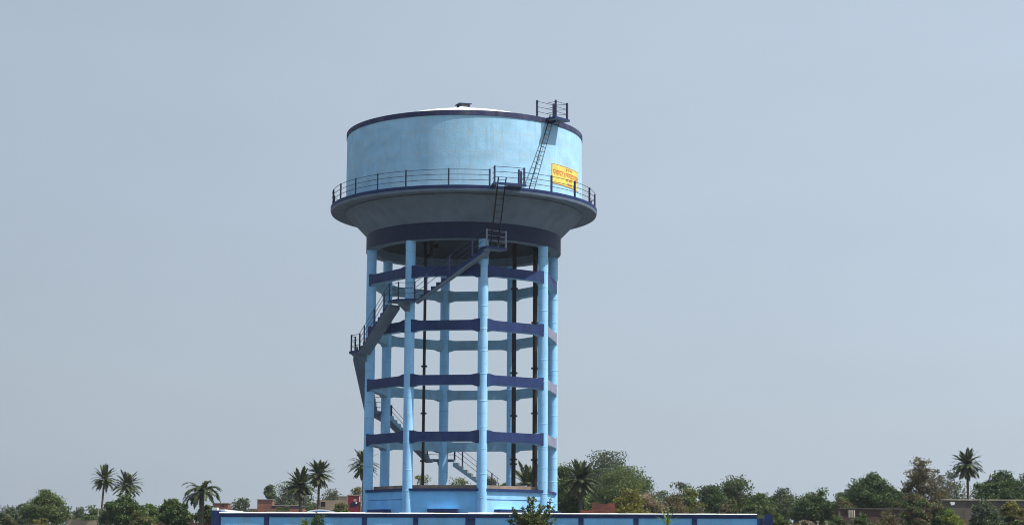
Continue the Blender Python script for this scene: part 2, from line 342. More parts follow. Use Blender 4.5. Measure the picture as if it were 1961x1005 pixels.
def polar(a_deg, r, z): a = R_(a_deg); return Vector((r*math.sin(a), -r*math.cos(a), z))
def post(p, h, parent, wd=.085, ang=0.0, m=m_rail, lean=(0, 0)):
    """an angle-iron railing post"""
    b = MB(); T = Matrix.Translation(p) @ Matrix.Rotation(ang, 4, 'Z')
    b.box(-wd/2, wd/2, -.008, .008, -.02, h, 0, T); b.box(-wd/2, -wd/2+.016, .008, wd, -.02, h, 0, T)
    return b.build('railing_post', m, parent)
def rails(name, pts, hs, r, parent, m=m_rail, n=5):
    b = MB()
    for h in hs:
        for i in range(len(pts)-1):
            b.tube(Vector(pts[i])+Vector((0, 0, h)), Vector(pts[i+1])+Vector((0, 0, h)), r, None, n)
    return b.build(name, m, parent)

# gallery railing
GH = (0.30, 0.59, 0.87)
angs = [24+15.2*i for i in range(0, 15)]; angs += [a for a in np.linspace(24+15.2*15, 360-6.4-18.2, 7)]+[360-6.4, 360+10.4]
b = MB(); pts = []
fine = []
for i in range(len(angs)-1):
    for t in np.linspace(0, 1, 5)[:-1]: fine.append(angs[i]+(angs[i+1]-angs[i])*t)
fine.append(angs[-1])
grail = rails('gallery_railing', [polar(a, 7.64, 21.12) for a in fine], GH, .016, TW)
for a in angs: post(polar(a, 7.64, 21.12), .93, grail, ang=R_(a))
# landing that juts out of the gallery, open in the middle for the ladder
def strip(b, a0, a1, r0, r1, z0, z1, mi=0, n=3):
    v = []
    for i in range(n+1):
        a = a0+(a1-a0)*i/n
        v += [polar(a, r0, z0), polar(a, r1, z0), polar(a, r1, z1), polar(a, r0, z1)]
    f = []; ms = []
    for i in range(n):
        for j in range(4): f.append((4*i+j, 4*i+4+j, 4*i+4+(j+1) % 4, 4*i+(j+1) % 4)); ms.append(mi[j] if isinstance(mi, (list, tuple)) else mi)
    f += [(0, 1, 2, 3), (4*n+3, 4*n+2, 4*n+1, 4*n)]; ms += [0, 0]
    b.add(v, f, ms)
b = MB(); strip(b, 10.9, 12.9, 7.70, 8.24, 21.125, 21.19, [1, 0, 1, 0]); strip(b, 17.2, 23.7, 7.70, 8.24, 21.125, 21.19, [1, 0, 1, 0]); strip(b, 10.8, 23.8, 8.242, 8.34, 21.07, 21.20, [1, 0, 1, 0], 6)
land = b.build('gallery_landing', [m_navy, m_conc], TW)
rails('landing_rail', [polar(11.4, 7.74, 21.19), polar(11.4, 8.28, 21.20), polar(17, 8.28, 21.20), polar(23.2, 8.28, 21.20), polar(23.2, 7.74, 21.19)], GH, .016, land)
for a, r in ((11.4, 8.28), (23.2, 8.28), (22.6, 7.75)): post(polar(a, r, 21.20), .91, land, ang=R_(a))

def ladder(a0, a1, b0, b1, n, r1=.040, r2=.036, name='ladder'):
    b = MB(); a0, a1, b0, b1 = map(Vector, (a0, a1, b0, b1))
    b.tube(a0, a1, r1, None, 6); b.tube(b0, b1, r2, None, 6)
    for i in range(n):
        t = (i+.6)/n; b.tube(a0.lerp(a1, t), b0.lerp(b1, t), .014, None, 5)
    return b.build(name, m_iron, TW)
ladder((1.46, -6.25, 18.02), (1.84, -8.0, 21.50), (1.87, -6.17, 18.02), (2.26, -7.9, 21.50), 11)
xa, za = at(1013.6, 361, -6.62); xb, zb = at(1023.4, 361.9, -6.42); xc, zc2 = at(1053.8, 219.8, -5.02); xd, zd = at(1060.7, 225, -4.86)
ladder((xa, -6.62, za), (xc, -5.02, zc2), (xb, -6.42, zb), (xd, -4.86, zd), 17, .032, .02)

# roof platform
b = MB(); strip(b, 41, 50.5, 6.40, 7.62, 25.34, 25.46, [1, 0, 2, 0], 3); strip(b, 44, 47, 6.892, 7.3, 25.20, 25.337, 1, 1)
rp = b.build('roof_platform', [m_navy, m_conc, m_cgrey], TW)
rails('platform_rail', [polar(46.8, 6.86, 25.46), polar(49.6, 7.55, 25.46), polar(42.2, 7.55, 25.46), polar(41.9, 6.9, 25.46)], (.28, .56, .86), .014, rp)
rails('platform_rail', [polar(36.3, 6.85, 25.46), polar(46.8, 6.86, 25.46)], (.28, .56, .86), .014, rp)
for a, r in ((49.6, 7.55), (42.2, 7.55), (46.8, 6.86), (36.3, 6.82)): post(polar(a, r, 25.46), .95, rp, ang=R_(a))

# painted sign
S0, S1, Z0, Z1 = 45.2, 71.6, 21.86, 22.98
b = MB(); strip(b, S0, S1, 6.85, 6.862, Z0, Z1, 0, 16); sign = b.build('sign_panel', m_yel, TW)
b = MB()
for (a0, a1, z0, z1) in ((S0, S1, Z0, Z0+.03), (S0, S1, Z1-.03, Z1), (S0, S0+.3, Z0+.03, Z1-.03), (S1-.3, S1, Z0+.03, Z1-.03)): strip(b, a0, a1, 6.863, 6.866, z0, z1, 0, 12)
b.build('sign_border', m_red, sign)
def text_on_tank(body, a_mid, z, size, wmax, parent, name='lettering'):
    cu = bpy.data.curves.new(name, 'FONT'); cu.body = body; cu.size = size; cu.align_x = 'CENTER'; cu.resolution_u = 2
    cu.offset = size*.012
    o = bpy.data.objects.new(name, cu); COL.objects.link(o)
    dg = bpy.context.evaluated_depsgraph_get(); me = bpy.data.meshes.new_from_object(o.evaluated_get(dg))
    bpy.data.objects.remove(o); bpy.data.curves.remove(cu)
    me.name = name
    co = np.empty(len(me.vertices)*3); me.vertices.foreach_get('co', co); co = co.reshape(-1, 3)
    wd = co[:, 0].max()-co[:, 0].min(); k = min(1, wmax/wd) if wmax else 1
    x = (co[:, 0]-(co[:, 0].max()+co[:, 0].min())/2)*k
    a = R_(a_mid)+x/6.87
    new = np.stack([6.867*np.sin(a), -6.867*np.cos(a), z+co[:, 1]], 1)
    me.vertices.foreach_set('co', new.ravel()); me.materials.clear(); me.materials.append(m_red); me.update()
    ob = bpy.data.objects.new(name, me); COL.objects.link(ob); ob.parent = parent; ob.matrix_parent_inverse = parent.matrix_world.inverted()
    return ob
text_on_tank('हर घर जल', 59.6, 22.76, .19, 1.1, sign)
text_on_tank('पंचायत', 50.2, 22.37, .44, 1.0, sign); text_on_tank('॥', 55.4, 22.37, .40, .2, sign); text_on_tank('भगवानपुरा', 63.8, 22.37, .44, 1.75, sign)
text_on_tank('जल जीवन', 59.6, 22.16, .20, 1.3, sign)
text_on_tank('जनपद - जालौन', 63.4, 21.93, .21, 1.5, sign)

# pipes
def pipe(x, y, z0, z1, r, fl, m=m_pipe, lean=0.0):
    b = MB(); n = 14
    b.tube((x+lean, y, z0), (x, y, z1), r, None, n); o = b.build('riser_pipe', m, TW, smooth=True)
    for z in fl:
        f = MB(); f.tube((x, y, z-.045), (x, y, z-.005), r+.09, None, 16); f.tube((x, y, z+.005), (x, y, z+.045), r+.09, None, 16)
        f.build('flange', m, o, smooth=True)
    return o
def zat(v, x_px, Y): return at(x_px, v, Y)[1]
p1 = pipe(-2.20, 0, 4.9, 20.1, .085, [zat(v, 814, 0) for v in (701, 791, 882)])
b = MB()
for a, c in (((-2.2, 0, 18.35), (-2.02, 0, 18.40)), ((-2.02, 0, 18.40), (-1.86, 0, 18.62)), ((-1.86, 0, 18.62), (-1.82, 0, 20.0)), ((-1.86, 0, 18.95), (-1.45, 0, 19.02))): b.tube(a, c, .095, None, 10)
b.tube((-1.55, 0, 18.86), (-1.55, 0, 19.16), .13, None, 10); b.build('valve_branch', m_pipe, p1, smooth=True)
for z in (17.6, 18.0, 18.7, 19.2): b = MB(); b.tube((-2.2, 0, z-.05), (-2.2, 0, z+.05), .15, None, 12); b.build('flange', m_pipe, p1, smooth=True)
pipe(2.985, 1.0, 4.9, 20.0, .125, [zat(v, 984, 1) for v in (553, 714, 796, 879, 888)])
pipe(4.19, .5, 4.9, 19.6, .14, [zat(v, 1024, .5) for v in (618, 705, 791, 880)])

# stair: landings outside the columns, flights along the sides
LZ = {1: 18.02, 0: 15.18, -1: 12.72, -2: 9.66, -3: 7.02}
OI, OO, ALONG = .33, 1.12, .52
def frame_pt(k, x, y, z): return chordT(k, 0) @ Vector((x, y, z))
def landing(k):
    """slab round the outside of column k, from side k-1 to side k"""
    z = LZ[k]; t = .13
    # outline: end of side k-1 then start of side k
    al = ar = ALONG
    a = [frame_pt(k-1, LCH-al, OI, 0), frame_pt(k-1, LCH-al, OO, 0)]
    c = [frame_pt(k, -LCH+ar, OO, 0), frame_pt(k, -LCH+ar, OI, 0)]
    rad = colpt(k).normalized(); corner = colpt(k)+rad*(OO/math.cos(math.pi/8)); inner = colpt(k)+rad*.24
    poly = [a[0], a[1], corner, c[0], c[1], inner]
    mi_ = [1, 0, 0, 1, 1, 1, 1, 2]
    if k == 1:                    # the top one is a square platform turned towards the ladder
        poly = [frame_pt(1, -LCH-.50, .30, 0), frame_pt(1, -LCH-.50, 1.05, 0), frame_pt(1, -LCH+.88, 1.05, 0), frame_pt(1, -LCH+.88, .30, 0)]; mi_ = [0, 0, 0, 1, 1, 2]
    n = len(poly); b = MB()
    v = [(p.x, p.y, z-t) for p in poly]+[(p.x, p.y, z) for p in poly]
    b.add(v, [(i, (i+1) % n, n+(i+1) % n, n+i) for i in range(n)]+[tuple(range(n-1, -1, -1)), tuple(range(n, 2*n))], mi_)
    # bracket under the slab
    T = Matrix.Identity(4); y = rad; x = Vector((rad.y, -rad.x, 0))
    for i in range(3): T[i][0], T[i][1], T[i][2], T[i][3] = x[i], y[i], (0, 0, 1)[i], (colpt(k)+Vector((0, 0, z)))[i]
    bp = [(.20, -.62), (.20, -t-.003), (1.02, -t-.003), (1.02, -t-.10)]
    vv = []
    for xx in (-.16, .16): vv += [T @ Vector((xx, q[0], q[1])) for q in bp]
    b.add(vv, [(0, 1, 2, 3), (7, 6, 5, 4), (0, 4, 5, 1), (1, 5, 6, 2), (2, 6, 7, 3), (3, 7, 4, 0)], 1)
    o = b.build('stair_landing', [m_navy, m_conc, m_cgrey], TW)
    ins = lambda p: p+(colpt(k)-p).normalized()*.09
    pts = [Vector((p.x, p.y, z)) for p in map(ins, (a[1], corner, c[0]))]
    if k == 1: pts = [Vector((p.x, p.y, z)) for p in map(ins, poly[1:4])]
    mr = m_railp if k == 1 else m_rail
    rails('landing_rail', pts, (.30, .60, .90), .019 if k == 1 else .016, o, mr)
    for p in pts: post(p, .95, o, m=mr, ang=math.atan2(rad.y, rad.x)+math.pi/2)
    return o
for k in LZ: landing(k)
def flight(k, x0, z0, x1, z1, steps):
    """flight on side k between local x0 (upper end, z0) and x1 (lower end, z1)"""
    T = chordT(k, 0); dx = (x1-x0)/steps; dz = (z1-z0)/steps
    wst = .16
    # tread nosings
    saw = []
    for i in range(steps):
        saw += [(x0+dx*i, z0+dz*(i+1)), (x0+dx*(i+1), z0+dz*(i+1))]
    lo = [(x1, z1-.22), (x0, z0+dz-.22)]
    mid = [(x1, z1-.15), (x0, z0+dz-.15)]
    b = MB()
    up = saw+[mid[0], mid[1]]; n = len(up)
    ms = [3]*(2*steps-1)+[2, 2, 2]
    b.prism(up, OI, OO, ms, 1, 0, T=T)
    b.prism([mid[1], mid[0], lo[0], lo[1]], OI+.002, OO-.002, 2, 1, 2, T=T)
    o = b.build('stair_flight', [m_navy, m_inner, m_conc, m_cgrey], TW)
    n = 3
    pts = [T @ Vector((x0+(x1-x0)*t, OO-.06, z0+(z1-z0)*t)) for t in (0, 1)]
    rails('handrail', pts, (.30, .60, .90), .016, o, m_rails)
    for i in range(n):
        t = (i+.5)/n; post(T @ Vector((x0+(x1-x0)*t, OO-.06, z0+(z1-z0)*t-.1)), 1.03, o, ang=math.atan2(T[1][0], T[0][0]), m=m_rails)
    return o
XE = LCH-ALONG
flight(0, LCH+.20, LZ[1], -XE, LZ[0], 13)
flight(-1, XE, LZ[0], -XE, LZ[-1], 12)
flight(-2, XE, LZ[-1], -XE, LZ[-2], 14)
flight(-3, XE, LZ[-2], -XE, LZ[-3], 12)
flight(-4, XE, LZ[-3], -XE+.35, 4.95, 10)

# room at the foot of the columns
for k in range(8):
    T = chordT(k, 0); b = MB(); L = LCH-.10
    if k == 0: b.box(-L, L, -.12, .10, GZ-.2, 4.79, 0, T)
    else:
        b.box(-L, L, -.12, .10, GZ-.2, 4.34, 0, T); b.box(-L, L, -.12, .085, 4.34, 4.365, 1, T); b.box(-L, L, -.12, .13, 4.365, 4.79, 0, T)
    wl = b.build('room_wall', [m_wallp if k in (-1, 0, 7) else m_blue, m_navy], TW)
    if k in (7, 0, 1, 2):
        c = {7: -.25, 0: 0, 1: -.45, 2: .3}[k]
        b = MB(); b.box(c-.82, c+.82, .101, .62, 3.68, 3.83, [0, 1, 0, 0, 0, 0], T); b.box(c-.82, c+.82, .101, .3, 3.60, 3.68, 0, T); b.build('window_shade', [m_navy, m_tank], wl)
        b = MB()
        for (u0, u1, z0, z1) in ((-.6, .6, 3.50, 3.56), (-.6, .6, 2.35, 2.41), (-.6, -.54, 2.41, 3.50), (.54, .6, 2.41, 3.50), (-.03, .03, 2.41, 3.50)): b.box(c+u0, c+u1, .101, .13, z0, z1, 0, T)
        b.build('window_frame', m_navy, wl)
        b = MB(); b.box(c-.54, c+.54, .101, .11, 2.41, 3.50, 0, T); b.build('window_pane', m_glass, wl)
def octo(ap, z0, z1, ap_in=None):
    c = 1/math.cos(math.pi/8); pts = [colpt(k, ap*c) for k in range(8)]; b = MB()
    if ap_in is None:
        v = [(p.x, p.y, z0) for p in pts]+[(p.x, p.y, z1) for p in pts]
        b.add(v, [(i, (i+1) % 8, 8+(i+1) % 8, 8+i) for i in range(8)]+[tuple(range(7, -1, -1)), tuple(range(8, 16))], [0]*8+[1, 2])
    else:
        q = [colpt(k, ap_in*c) for k in range(8)]
        v = [(p.x, p.y, z) for P, z in ((pts, z0), (pts, z1), (q, z1), (q, z0)) for p in P]
        f = [(8*r+i, 8*r+(i+1) % 8, 8*((r+1) % 4)+(i+1) % 8, 8*((r+1) % 4)+i) for r in range(4) for i in range(8)]
        b.add(v, f, 0)
    return b
octo(5.20, 4.793, 4.935).build('room_roof', [m_navy, m_conc, m_cgrey], TW)
octo(4.66, 4.937, 5.13, 4.50).build('roof_upstand', m_plas, TW)

# ------------------------------------------------------------------ compound wall
WA = Vector((-12.70, -9.0, 0)); WB = Vector((15.12, -13.0, 0))
WT = empty('boundary_wall', (WA.x, WA.y, 1.0), 'long sky-blue boundary wall with navy posts and white coping in front of the tower', 'boundary wall')
def lineT(a, b_):
    x = (b_-a).normalized(); y = Vector((x.y, -x.x, 0)); T = Matrix.Identity(4)      # y towards the viewer's side
    for i in range(3): T[i][0], T[i][1], T[i][2], T[i][3] = x[i], y[i], (0, 0, 1)[i], a[i]
    return T
T = lineT(WA, WB); LW = (WB-WA).length
def s_on_wall(u):
    lo, hi = 0, LW
    for _ in range(40):
        m_ = (lo+hi)/2; p = WA.lerp(WB, m_/LW); d = Vector(p)-Vector(CAM); d.z = 1.9
        uu = 980.5+FPX*(d.dot(Vector(_cr))/d.dot(Vector(_fw)))
        if uu < u: lo = m_
        else: hi = m_
    return lo
ps = [s_on_wall(u) for u in (512, 606, 699, 797, 897, 906, 1005, 1113, 1218, 1330, 1455)]
edges = [0.25]+ps
WZ = 3.50
for s_ in ps:
    b = MB(); b.box(s_-.13, s_+.13, -.115, .125, .9, WZ-.235, 0, T); b.build('wall_post', m_navy, WT)
for a, c in zip(edges[:-1], edges[1:]):
    if c-a < .4: continue
    b = MB(); b.box(a+.13, c-.13, -.11, .095, .9, WZ-.235, 0, T); b.build('wall_panel', m_wallp, WT)
rr = random.Random(4); b = MB()
cuts = [0.0]+ps[:3]+[ps[4]]+ps[6:9]+[LW-.35]
for i, (a, c) in enumerate(zip(cuts[:-1], cuts[1:])):
    dz = rr.uniform(-.012, .012)
    b.box(a+.003, c-.003, -.115, .13, WZ-.233, WZ-.052+dz, 0, T)
b.build('wall_beam', m_navy, WT)
b = MB()
for i, (a, c) in enumerate(zip(cuts[:-1], cuts[1:])):
    n = 6; dz = rr.uniform(-.012, .016)
    for j in range(n):
        q0, q1 = a+(c-a)*j/n, a+(c-a)*(j+1)/n; e = rr.uniform(-.012, .012); zt_ = WZ+.012+dz+e*.6
        prof = [(-.13, WZ-.05), (.13+e, WZ-.05), (.165+e, WZ-.03), (.15+e, zt_-.035), (.09, zt_), (-.09, zt_), (-.14, zt_-.04)]
        v = [T @ Vector((q, y_, z_)) for q in (q0+.002, q1-.002) for y_, z_ in prof]; m7 = len(prof)
        b.add(v, [(i_, (i_+1) % m7, m7+(i_+1) % m7, m7+i_) for i_ in range(m7)]+[tuple(range(m7-1, -1, -1)), tuple(range(m7, 2*m7))])
b.build('coping', m_white, WT)
b = MB(); b.box(-.17, .25, -.25, .17, .9, WZ+.10, 0, T); b.box(-.15, .12, -.22, .10, WZ+.10, WZ+.24, 1, T); b.build('corner_pillar', [m_navy, m_white], WT)
b = MB()                                      # end pillar with a rounded head
prof = [(LW-.02, .9)]+[(LW+.20-.22*math.cos(t), WZ-.16+.17*math.sin(t)) for t in np.linspace(0, math.pi, 9)]+[(LW+.42, .9)]
b.prism(prof, -.2, .2, 1, 0, 0, T=T); b.build('end_pillar', [m_navy, m_white], WT)
# side wall running back from the left corner, and a stretch of the far wall
SA = WA+Vector((.30, .35, 0)); SB = Vector((-8.9, 30, 0)); T2 = lineT(SA, SB); L2 = (SB-SA).length
b = MB(); b.box(0, L2, -.115, .115, .9, WZ+.06, 0, T2); b.box(0, L2, -.15, .15, WZ+.063, WZ+.16, 1, T2); b.build('side_wall', [m_wallp, m_white], WT)
FA = Vector((at(583, 980, 14)[0], 14, 0)); FB = Vector((at(644, 980, 14)[0], 14, 0)); T3 = lineT(FA, FB); L3 = (FB-FA).length
shed = empty('tank_shed', (FA.x, FA.y, GZ), 'low sky-blue hump with a white rounded top just behind the boundary wall', 'shed')
zt = at(610, 975.5, 14)[1]
b = MB(); b.prism([(0, GZ-.1), (L3, GZ-.1), (L3, zt-.35)]+[(L3*(1-t), zt-.30+.24*math.sin(math.pi*t)**.6) for t in np.linspace(0.02, .98, 9)]+[(0, zt-.35)], -1.2, 0, 0, 0, 0, T=T3); b.build('wall', m_wallp, shed)
b = MB(); pr = [(L3*(1-t), zt-.297+.24*math.sin(math.pi*t)**.6) for t in np.linspace(0, 1, 11)]
b.prism(pr+[(x, z+.09) for x, z in reversed(pr)], -1.3, .1, 0, 0, 0, T=T3); b.build('roof', m_white, shed)

# ------------------------------------------------------------------ plants
def leaves_mesh(name, P, size, rng, mats, parent, up=0.4, aspect=0.55, mi=None):
    n = len(P); d = rng.normal(size=(n, 3)); d[:, 2] -= .3; d /= np.linalg.norm(d, axis=1)[:, None]
    nn = rng.normal(size=(n, 3)); nn[:, 2] += up*2.5
    t = np.cross(nn, d); t /= np.linalg.norm(t, axis=1)[:, None]+1e-9
    s = (size*rng.uniform(.6, 1.35, n))[:, None]
    fold = np.cross(d, t)*s*.10
    v = np.stack([P-d*s*.5, P+t*s*aspect*.5+fold, P+d*s*.5, P-t*s*aspect*.5+fold], 1).reshape(-1, 3)
    me = bpy.data.meshes.new(name); me.vertices.add(4*n); me.vertices.foreach_set('co', v.ravel())
    me.loops.add(4*n); me.loops.foreach_set('vertex_index', np.arange(4*n)); me.polygons.add(n)
    me.polygons.foreach_set('loop_start', np.arange(n)*4); me.polygons.foreach_set('loop_total', np.full(n, 4))
    for x in mats: me.materials.append(x)
    if mi is not None: me.polygons.foreach_set('material_index', mi)
    me.update(calc_edges=True); me.validate()
    o = bpy.data.objects.new(name, me); COL.objects.link(o)
    if parent: o.parent = parent; o.matrix_parent_inverse = parent.matrix_world.inverted()
    return o

def tree(name, label, cat, px, ytop, wpx, D, kind, seed, group=None, kind2=None, ncl=120, per=46, leaf=.30, low=.28, trunk=True, top_shape=.75,
         loose=.11, lobes=9, ybot=None, depth=.9, bark=None, lean=0.0):
    """a tree of clumped leaves: lobes -> clumps -> leaves"""
    rng = np.random.default_rng(seed); Y = D-105.0
    per = int(per*1.9); leaf *= .74; ncl = int(ncl*1.1)
    X, Zt = at(px, ytop, Y); W = 1.14*wpx*D/FPX; zb = GZ
    if ybot is not None: zlow = max(at(px, ybot, Y)[1], zb+.1)
    else: zlow = zb+low*(Zt-zb)
    root = empty(name, (X, Y, zb), label, cat, group)
    H = Zt-zlow; cz = zlow+H*.45
    # lobes: near the shell of an egg-shaped envelope
    lob = []; mn = min(W, H)
    for i in range(lobes):
        a = i*2.39996+rng.uniform(-.4, .4); q = math.sqrt((i+.6)/lobes)
        rad = W/2*q*.86; r = mn*rng.uniform(.13, .24)
        env = Zt-H*(.10+.52*q**2.2)+rng.uniform(-.12, .08)*H          # top of the envelope at this distance from the stem
        zz = max(min(env, Zt)-r*.8, zlow+r*.5)
        lob.append((X+lean*(zz-zb)+max(0, rad-r*.5)*math.cos(a), Y+depth*rad*math.sin(a), zz, r))
        if q > .45:
            z2 = zlow+(zz-zlow)*rng.uniform(.15, .6); lob.append((X+rad*.95*math.cos(a+.5), Y+depth*rad*math.sin(a+.5), max(z2, zlow+r*.4), r*rng.uniform(.8, 1.15)))
    lob.append((X+lean*(Zt-zb)+rng.uniform(-.08, .08)*W, Y, Zt-mn*.17, mn*.17)); lob.append((X, Y, zlow+H*.42, mn*.30))
    # the trunk and its limbs
    if trunk:
        b = MB(); hb = zlow+H*.30; rt = max(.09, .018*(Zt-zb)+.03*W/4)
        p0 = Vector((X, Y, zb-.1)); p1 = Vector((X+rng.uniform(-.15, .15)*W*.2, Y, zb+(hb-zb)*.55)); p2 = Vector((X+lean*(hb-zb), Y, hb))
        b.path([p0, p1, p2], [rt, rt*.8, rt*.6])
        for (lx, ly, lz, lr) in lob:
            e = Vector((lx, ly, lz)); m_ = p2.lerp(e, .5)+Vector((rng.uniform(-.2, .2), rng.uniform(-.2, .2), -.12*(e-p2).length))
            b.path([p2 if lz > hb else p1, m_, e], [rt*.45, rt*.28, rt*.1], 5)
        b.build('trunk', bark or m_bark, root, smooth=True)
    cl = []
    L = np.array(lob); wts = L[:, 3]**2; wts /= wts.sum()
    for i in range(ncl):
        q = L[rng.choice(len(L), p=wts)]; d = rng.normal(size=3); d /= np.linalg.norm(d)
        rr_ = q[3]*rng.uniform(.45, 1.08); cl.append(q[:3]+d*rr_*np.array([1.15, 1, .8]))
    cl = np.array(cl); sp = min(W, H)*loose
    P = np.repeat(cl, per, 0)+np.clip(rng.normal(size=(ncl*per, 3)), -1.7, 1.7)*sp*np.array([1, 1, .62])*rng.uniform(.5, 1.2, ncl).repeat(per)[:, None]
    P = P[P[:, 2] < Zt+.15]
    P = P[P[:, 2] > zb+.02]
    mats = [LK[kind], LK[kind2 or kind]]
    mi = (rng.random(len(P)//per+1) < .33).astype(np.int32).repeat(per)[:len(P)] if kind2 else None
    leaves_mesh('crown', P, leaf, rng, mats, root, mi=mi)
    return root

def palm(label, px, ytop, yc, rpx, D, seed, nf=46, skirt=12, arch=.5, trunk_px=5, yel=False, fruit=False, lean_px=0, up=1.0, group='date palms rising above the bushes', low_el=-40):
    rng = np.random.default_rng(seed); Y = D-105.0
    X, Zc = at(px, yc, Y); Zt = at(px, ytop, Y)[1]; r = 1.1*rpx*D/FPX; nf = int(nf*1.2); X0 = X+lean_px*D/FPX
    root = empty('palm_tree', (X0, Y, GZ), label, 'palm tree', group)
    tr = trunk_px*D/FPX/2; b = MB(); pts = []; rs = []
    n = 14
    for i in range(n+1):
        t = i/n; pts.append(Vector((X0+(X-X0)*t**1.3, Y, GZ-.1+(Zc-GZ+.1)*t))); rs.append(tr*(1.12-.15*t)*(1+.10*(i % 2)))
    b.path(pts, rs, 9); b.build('trunk', m_pbark, root, smooth=True)
    def fronds(n, el0, el1, ln, arch, leaf_m, name, droop=0.0):
        V = []; F = []
        for i in range(n):
            az = 2*math.pi*(i*0.618034)+rng.uniform(-.2, .2); q_ = (i+.5)/n; el = math.asin(max(-1, min(1, math.sin(R_(el0))+(math.sin(R_(el1))-math.sin(R_(el0)))*q_**1.3)))+rng.uniform(-.2, .2); Lf = ln*rng.uniform(.86, 1.1)
            d = np.array([math.cos(az)*math.cos(el), math.sin(az)*math.cos(el), math.sin(el)]); hz = np.array([math.cos(az), math.sin(az), 0])
            side = np.array([-math.sin(az), math.cos(az), 0]); p = np.array([X, Y, Zc]); N = 15; prev = p.copy()
            bend = arch*rng.uniform(.75, 1.3)
            ns = N; cur = d.copy(); step = Lf/ns; spine = [p.copy()]; dirs = [cur.copy()]
            for j in range(ns):
                cur = cur+np.array([0, 0, -1.0])*bend*(.4+1.4*j/ns)/ns*(0.35+math.cos(el) if el > 0 else .8)
                cur /= np.linalg.norm(cur); spine.append(spine[-1]+cur*step); dirs.append(cur.copy())
            spine = np.array(spine); wq = .022*Lf/2.2
            for j in range(ns):                                   # rachis
                o = len(V); V.extend([spine[j]-side*wq, spine[j]+side*wq, spine[j+1]+side*wq*.7, spine[j+1]-side*wq*.7]); F.append((o, o+1, o+2, o+3))
            for j in range(2, ns+1):
                t = j/ns; ll = Lf*.215*math.sin(math.pi*min(1, .12+.86*t))**.7*(1.0 if t < .9 else .75)
                upv = np.cross(dirs[j], side)
                for sgn in (-1, 1):
                    for sub in (0, .33, .66):
                        q = spine[j]-dirs[j]*step*sub
                        dd = dirs[j]*.85+side*sgn*.62+upv*(.25*rng.uniform(-.4, 1))*(-1)+np.array([0, 0, -droop])+rng.normal(size=3)*.09
                        dd /= np.linalg.norm(dd); e = q+dd*ll*rng.uniform(.85, 1.1); wv = np.cross(dd, upv); wv /= np.linalg.norm(wv)+1e-9
                        wv *= Lf*.024; o = len(V); V.extend([q-wv*.6, q+dd*ll*.4-wv, e, q+dd*ll*.4+wv]); F.append((o, o+1, o+2, o+3))
        bb = MB(); bb.add(V, F, 0); return bb.build(name, leaf_m, root, recalc=False)
    ln = math.hypot(r, 0)*1.12
    fronds(nf, rng.uniform(68, 80)*up, low_el, ln, arch, LK['palmyel'] if yel == 'all' else LK['palm'], 'crown')
    if yel: fronds(9, 30, -25, ln*.55, arch*.6, LK['palmyel'], 'yellow_fronds')
    if skirt: fronds(skirt, -48, -82, ln*.85, .25, LK['palmdry'], 'dead_fronds', .3)
    if fruit:
        b = MB(); P = []
        for i in range(260):
            a = rng.uniform(0, 6.28); q = rng.uniform(.05, .28)*r; P.append((X+q*math.cos(a), Y+q*math.sin(a), Zc-rng.uniform(.0, .45)*r*.8))
        for (x, y, z) in P:
            s = .018*r+.02; b.add([(x, y, z-s), (x+s, y, z), (x, y+s, z), (x-s, y, z), (x, y-s, z), (x, y, z+s)], [(0, 2, 1), (0, 3, 2), (0, 4, 3), (0, 1, 4), (5, 1, 2), (5, 2, 3), (5, 3, 4), (5, 4, 1)])
        b.build('fruit_cluster', m_fruit, root)
    return root
G1 = 'trees of the village skyline'
tree('tree', 'pale far-off tree at the left edge of the view, fading into haze', 'tree', 22, 968, 72, 330, 'grey', 11, G1, ncl=90, leaf=.5)
tree('tree', 'broad light-green rounded tree standing alone left of the two slim palms', 'tree', 86, 937, 84, 175, 'light', 12, G1, 'mid', ncl=190, per=60, leaf=.27, ybot=995, lobes=12)
tree('tree', 'hazy grey-green tree pressed against the left side of the broad light-green tree', 'tree', 46, 962, 62, 215, 'grey', 13, G1, ncl=110, leaf=.36, ybot=1000)
tree('tree', 'small hazy domed tree right of the broad light-green tree, above the tan mud wall', 'tree', 150, 969, 44, 260, 'grey', 14, G1, 'mid', ncl=80, leaf=.4)
tree('tree', 'low mid-green tree between the hazy domed tree and the dark round bush', 'tree', 182, 966, 50, 200, 'mid', 15, G1, ncl=90, leaf=.34)
palm('slim palm with grey trunk and hanging dead fronds, tallest at the far left', 200, 899, 917, 24, 165, 21, nf=40, skirt=7, arch=.75, trunk_px=3.6, lean_px=-6)
palm('palm with yellowish heart leaning out of the dark round bush', 243, 909, 929, 27, 170, 22, nf=40, skirt=0, arch=.7, trunk_px=5, yel=True)
tree('tree', 'dense dark round bush-like tree below the yellow-hearted palm', 'tree', 238, 944, 84, 150, 'dark', 16, G1, 'mid', ncl=190, per=60, leaf=.26, ybot=1000, lobes=11)
tree('tree', 'ragged green tree with pointed top just right of the dark round bush', 'tree', 288, 962, 32, 158, 'mid', 17, G1, 'bright', ncl=60, leaf=.28, ybot=1000)
tree('shrub', 'dark clump of broad-leaved shrub to the left of the arching palm, by the brick wall', 'shrub', 335, 953, 66, 148, 'dark', 18, None, 'mid', ncl=130, per=50, leaf=.30, ybot=1000)
tree('shrub', 'dark leafy shrub under the arching palm beside the navy corner pillar', 'shrub', 395, 966, 46, 146, 'dark', 19, None, 'olive', ncl=100, leaf=.28, ybot=1000)
palm('thick-trunked palm with long arching drooping fronds beside the left end of the blue wall', 387, 917, 943, 38, 142, 23, nf=26, skirt=0, arch=1.7, trunk_px=8, up=.75, low_el=5)
tree('tree', 'hazy bushy tree between the two brick houses behind the left end of the wall', 'tree', 462, 951, 56, 270, 'grey', 31, G1, 'mid', ncl=110, leaf=.5)
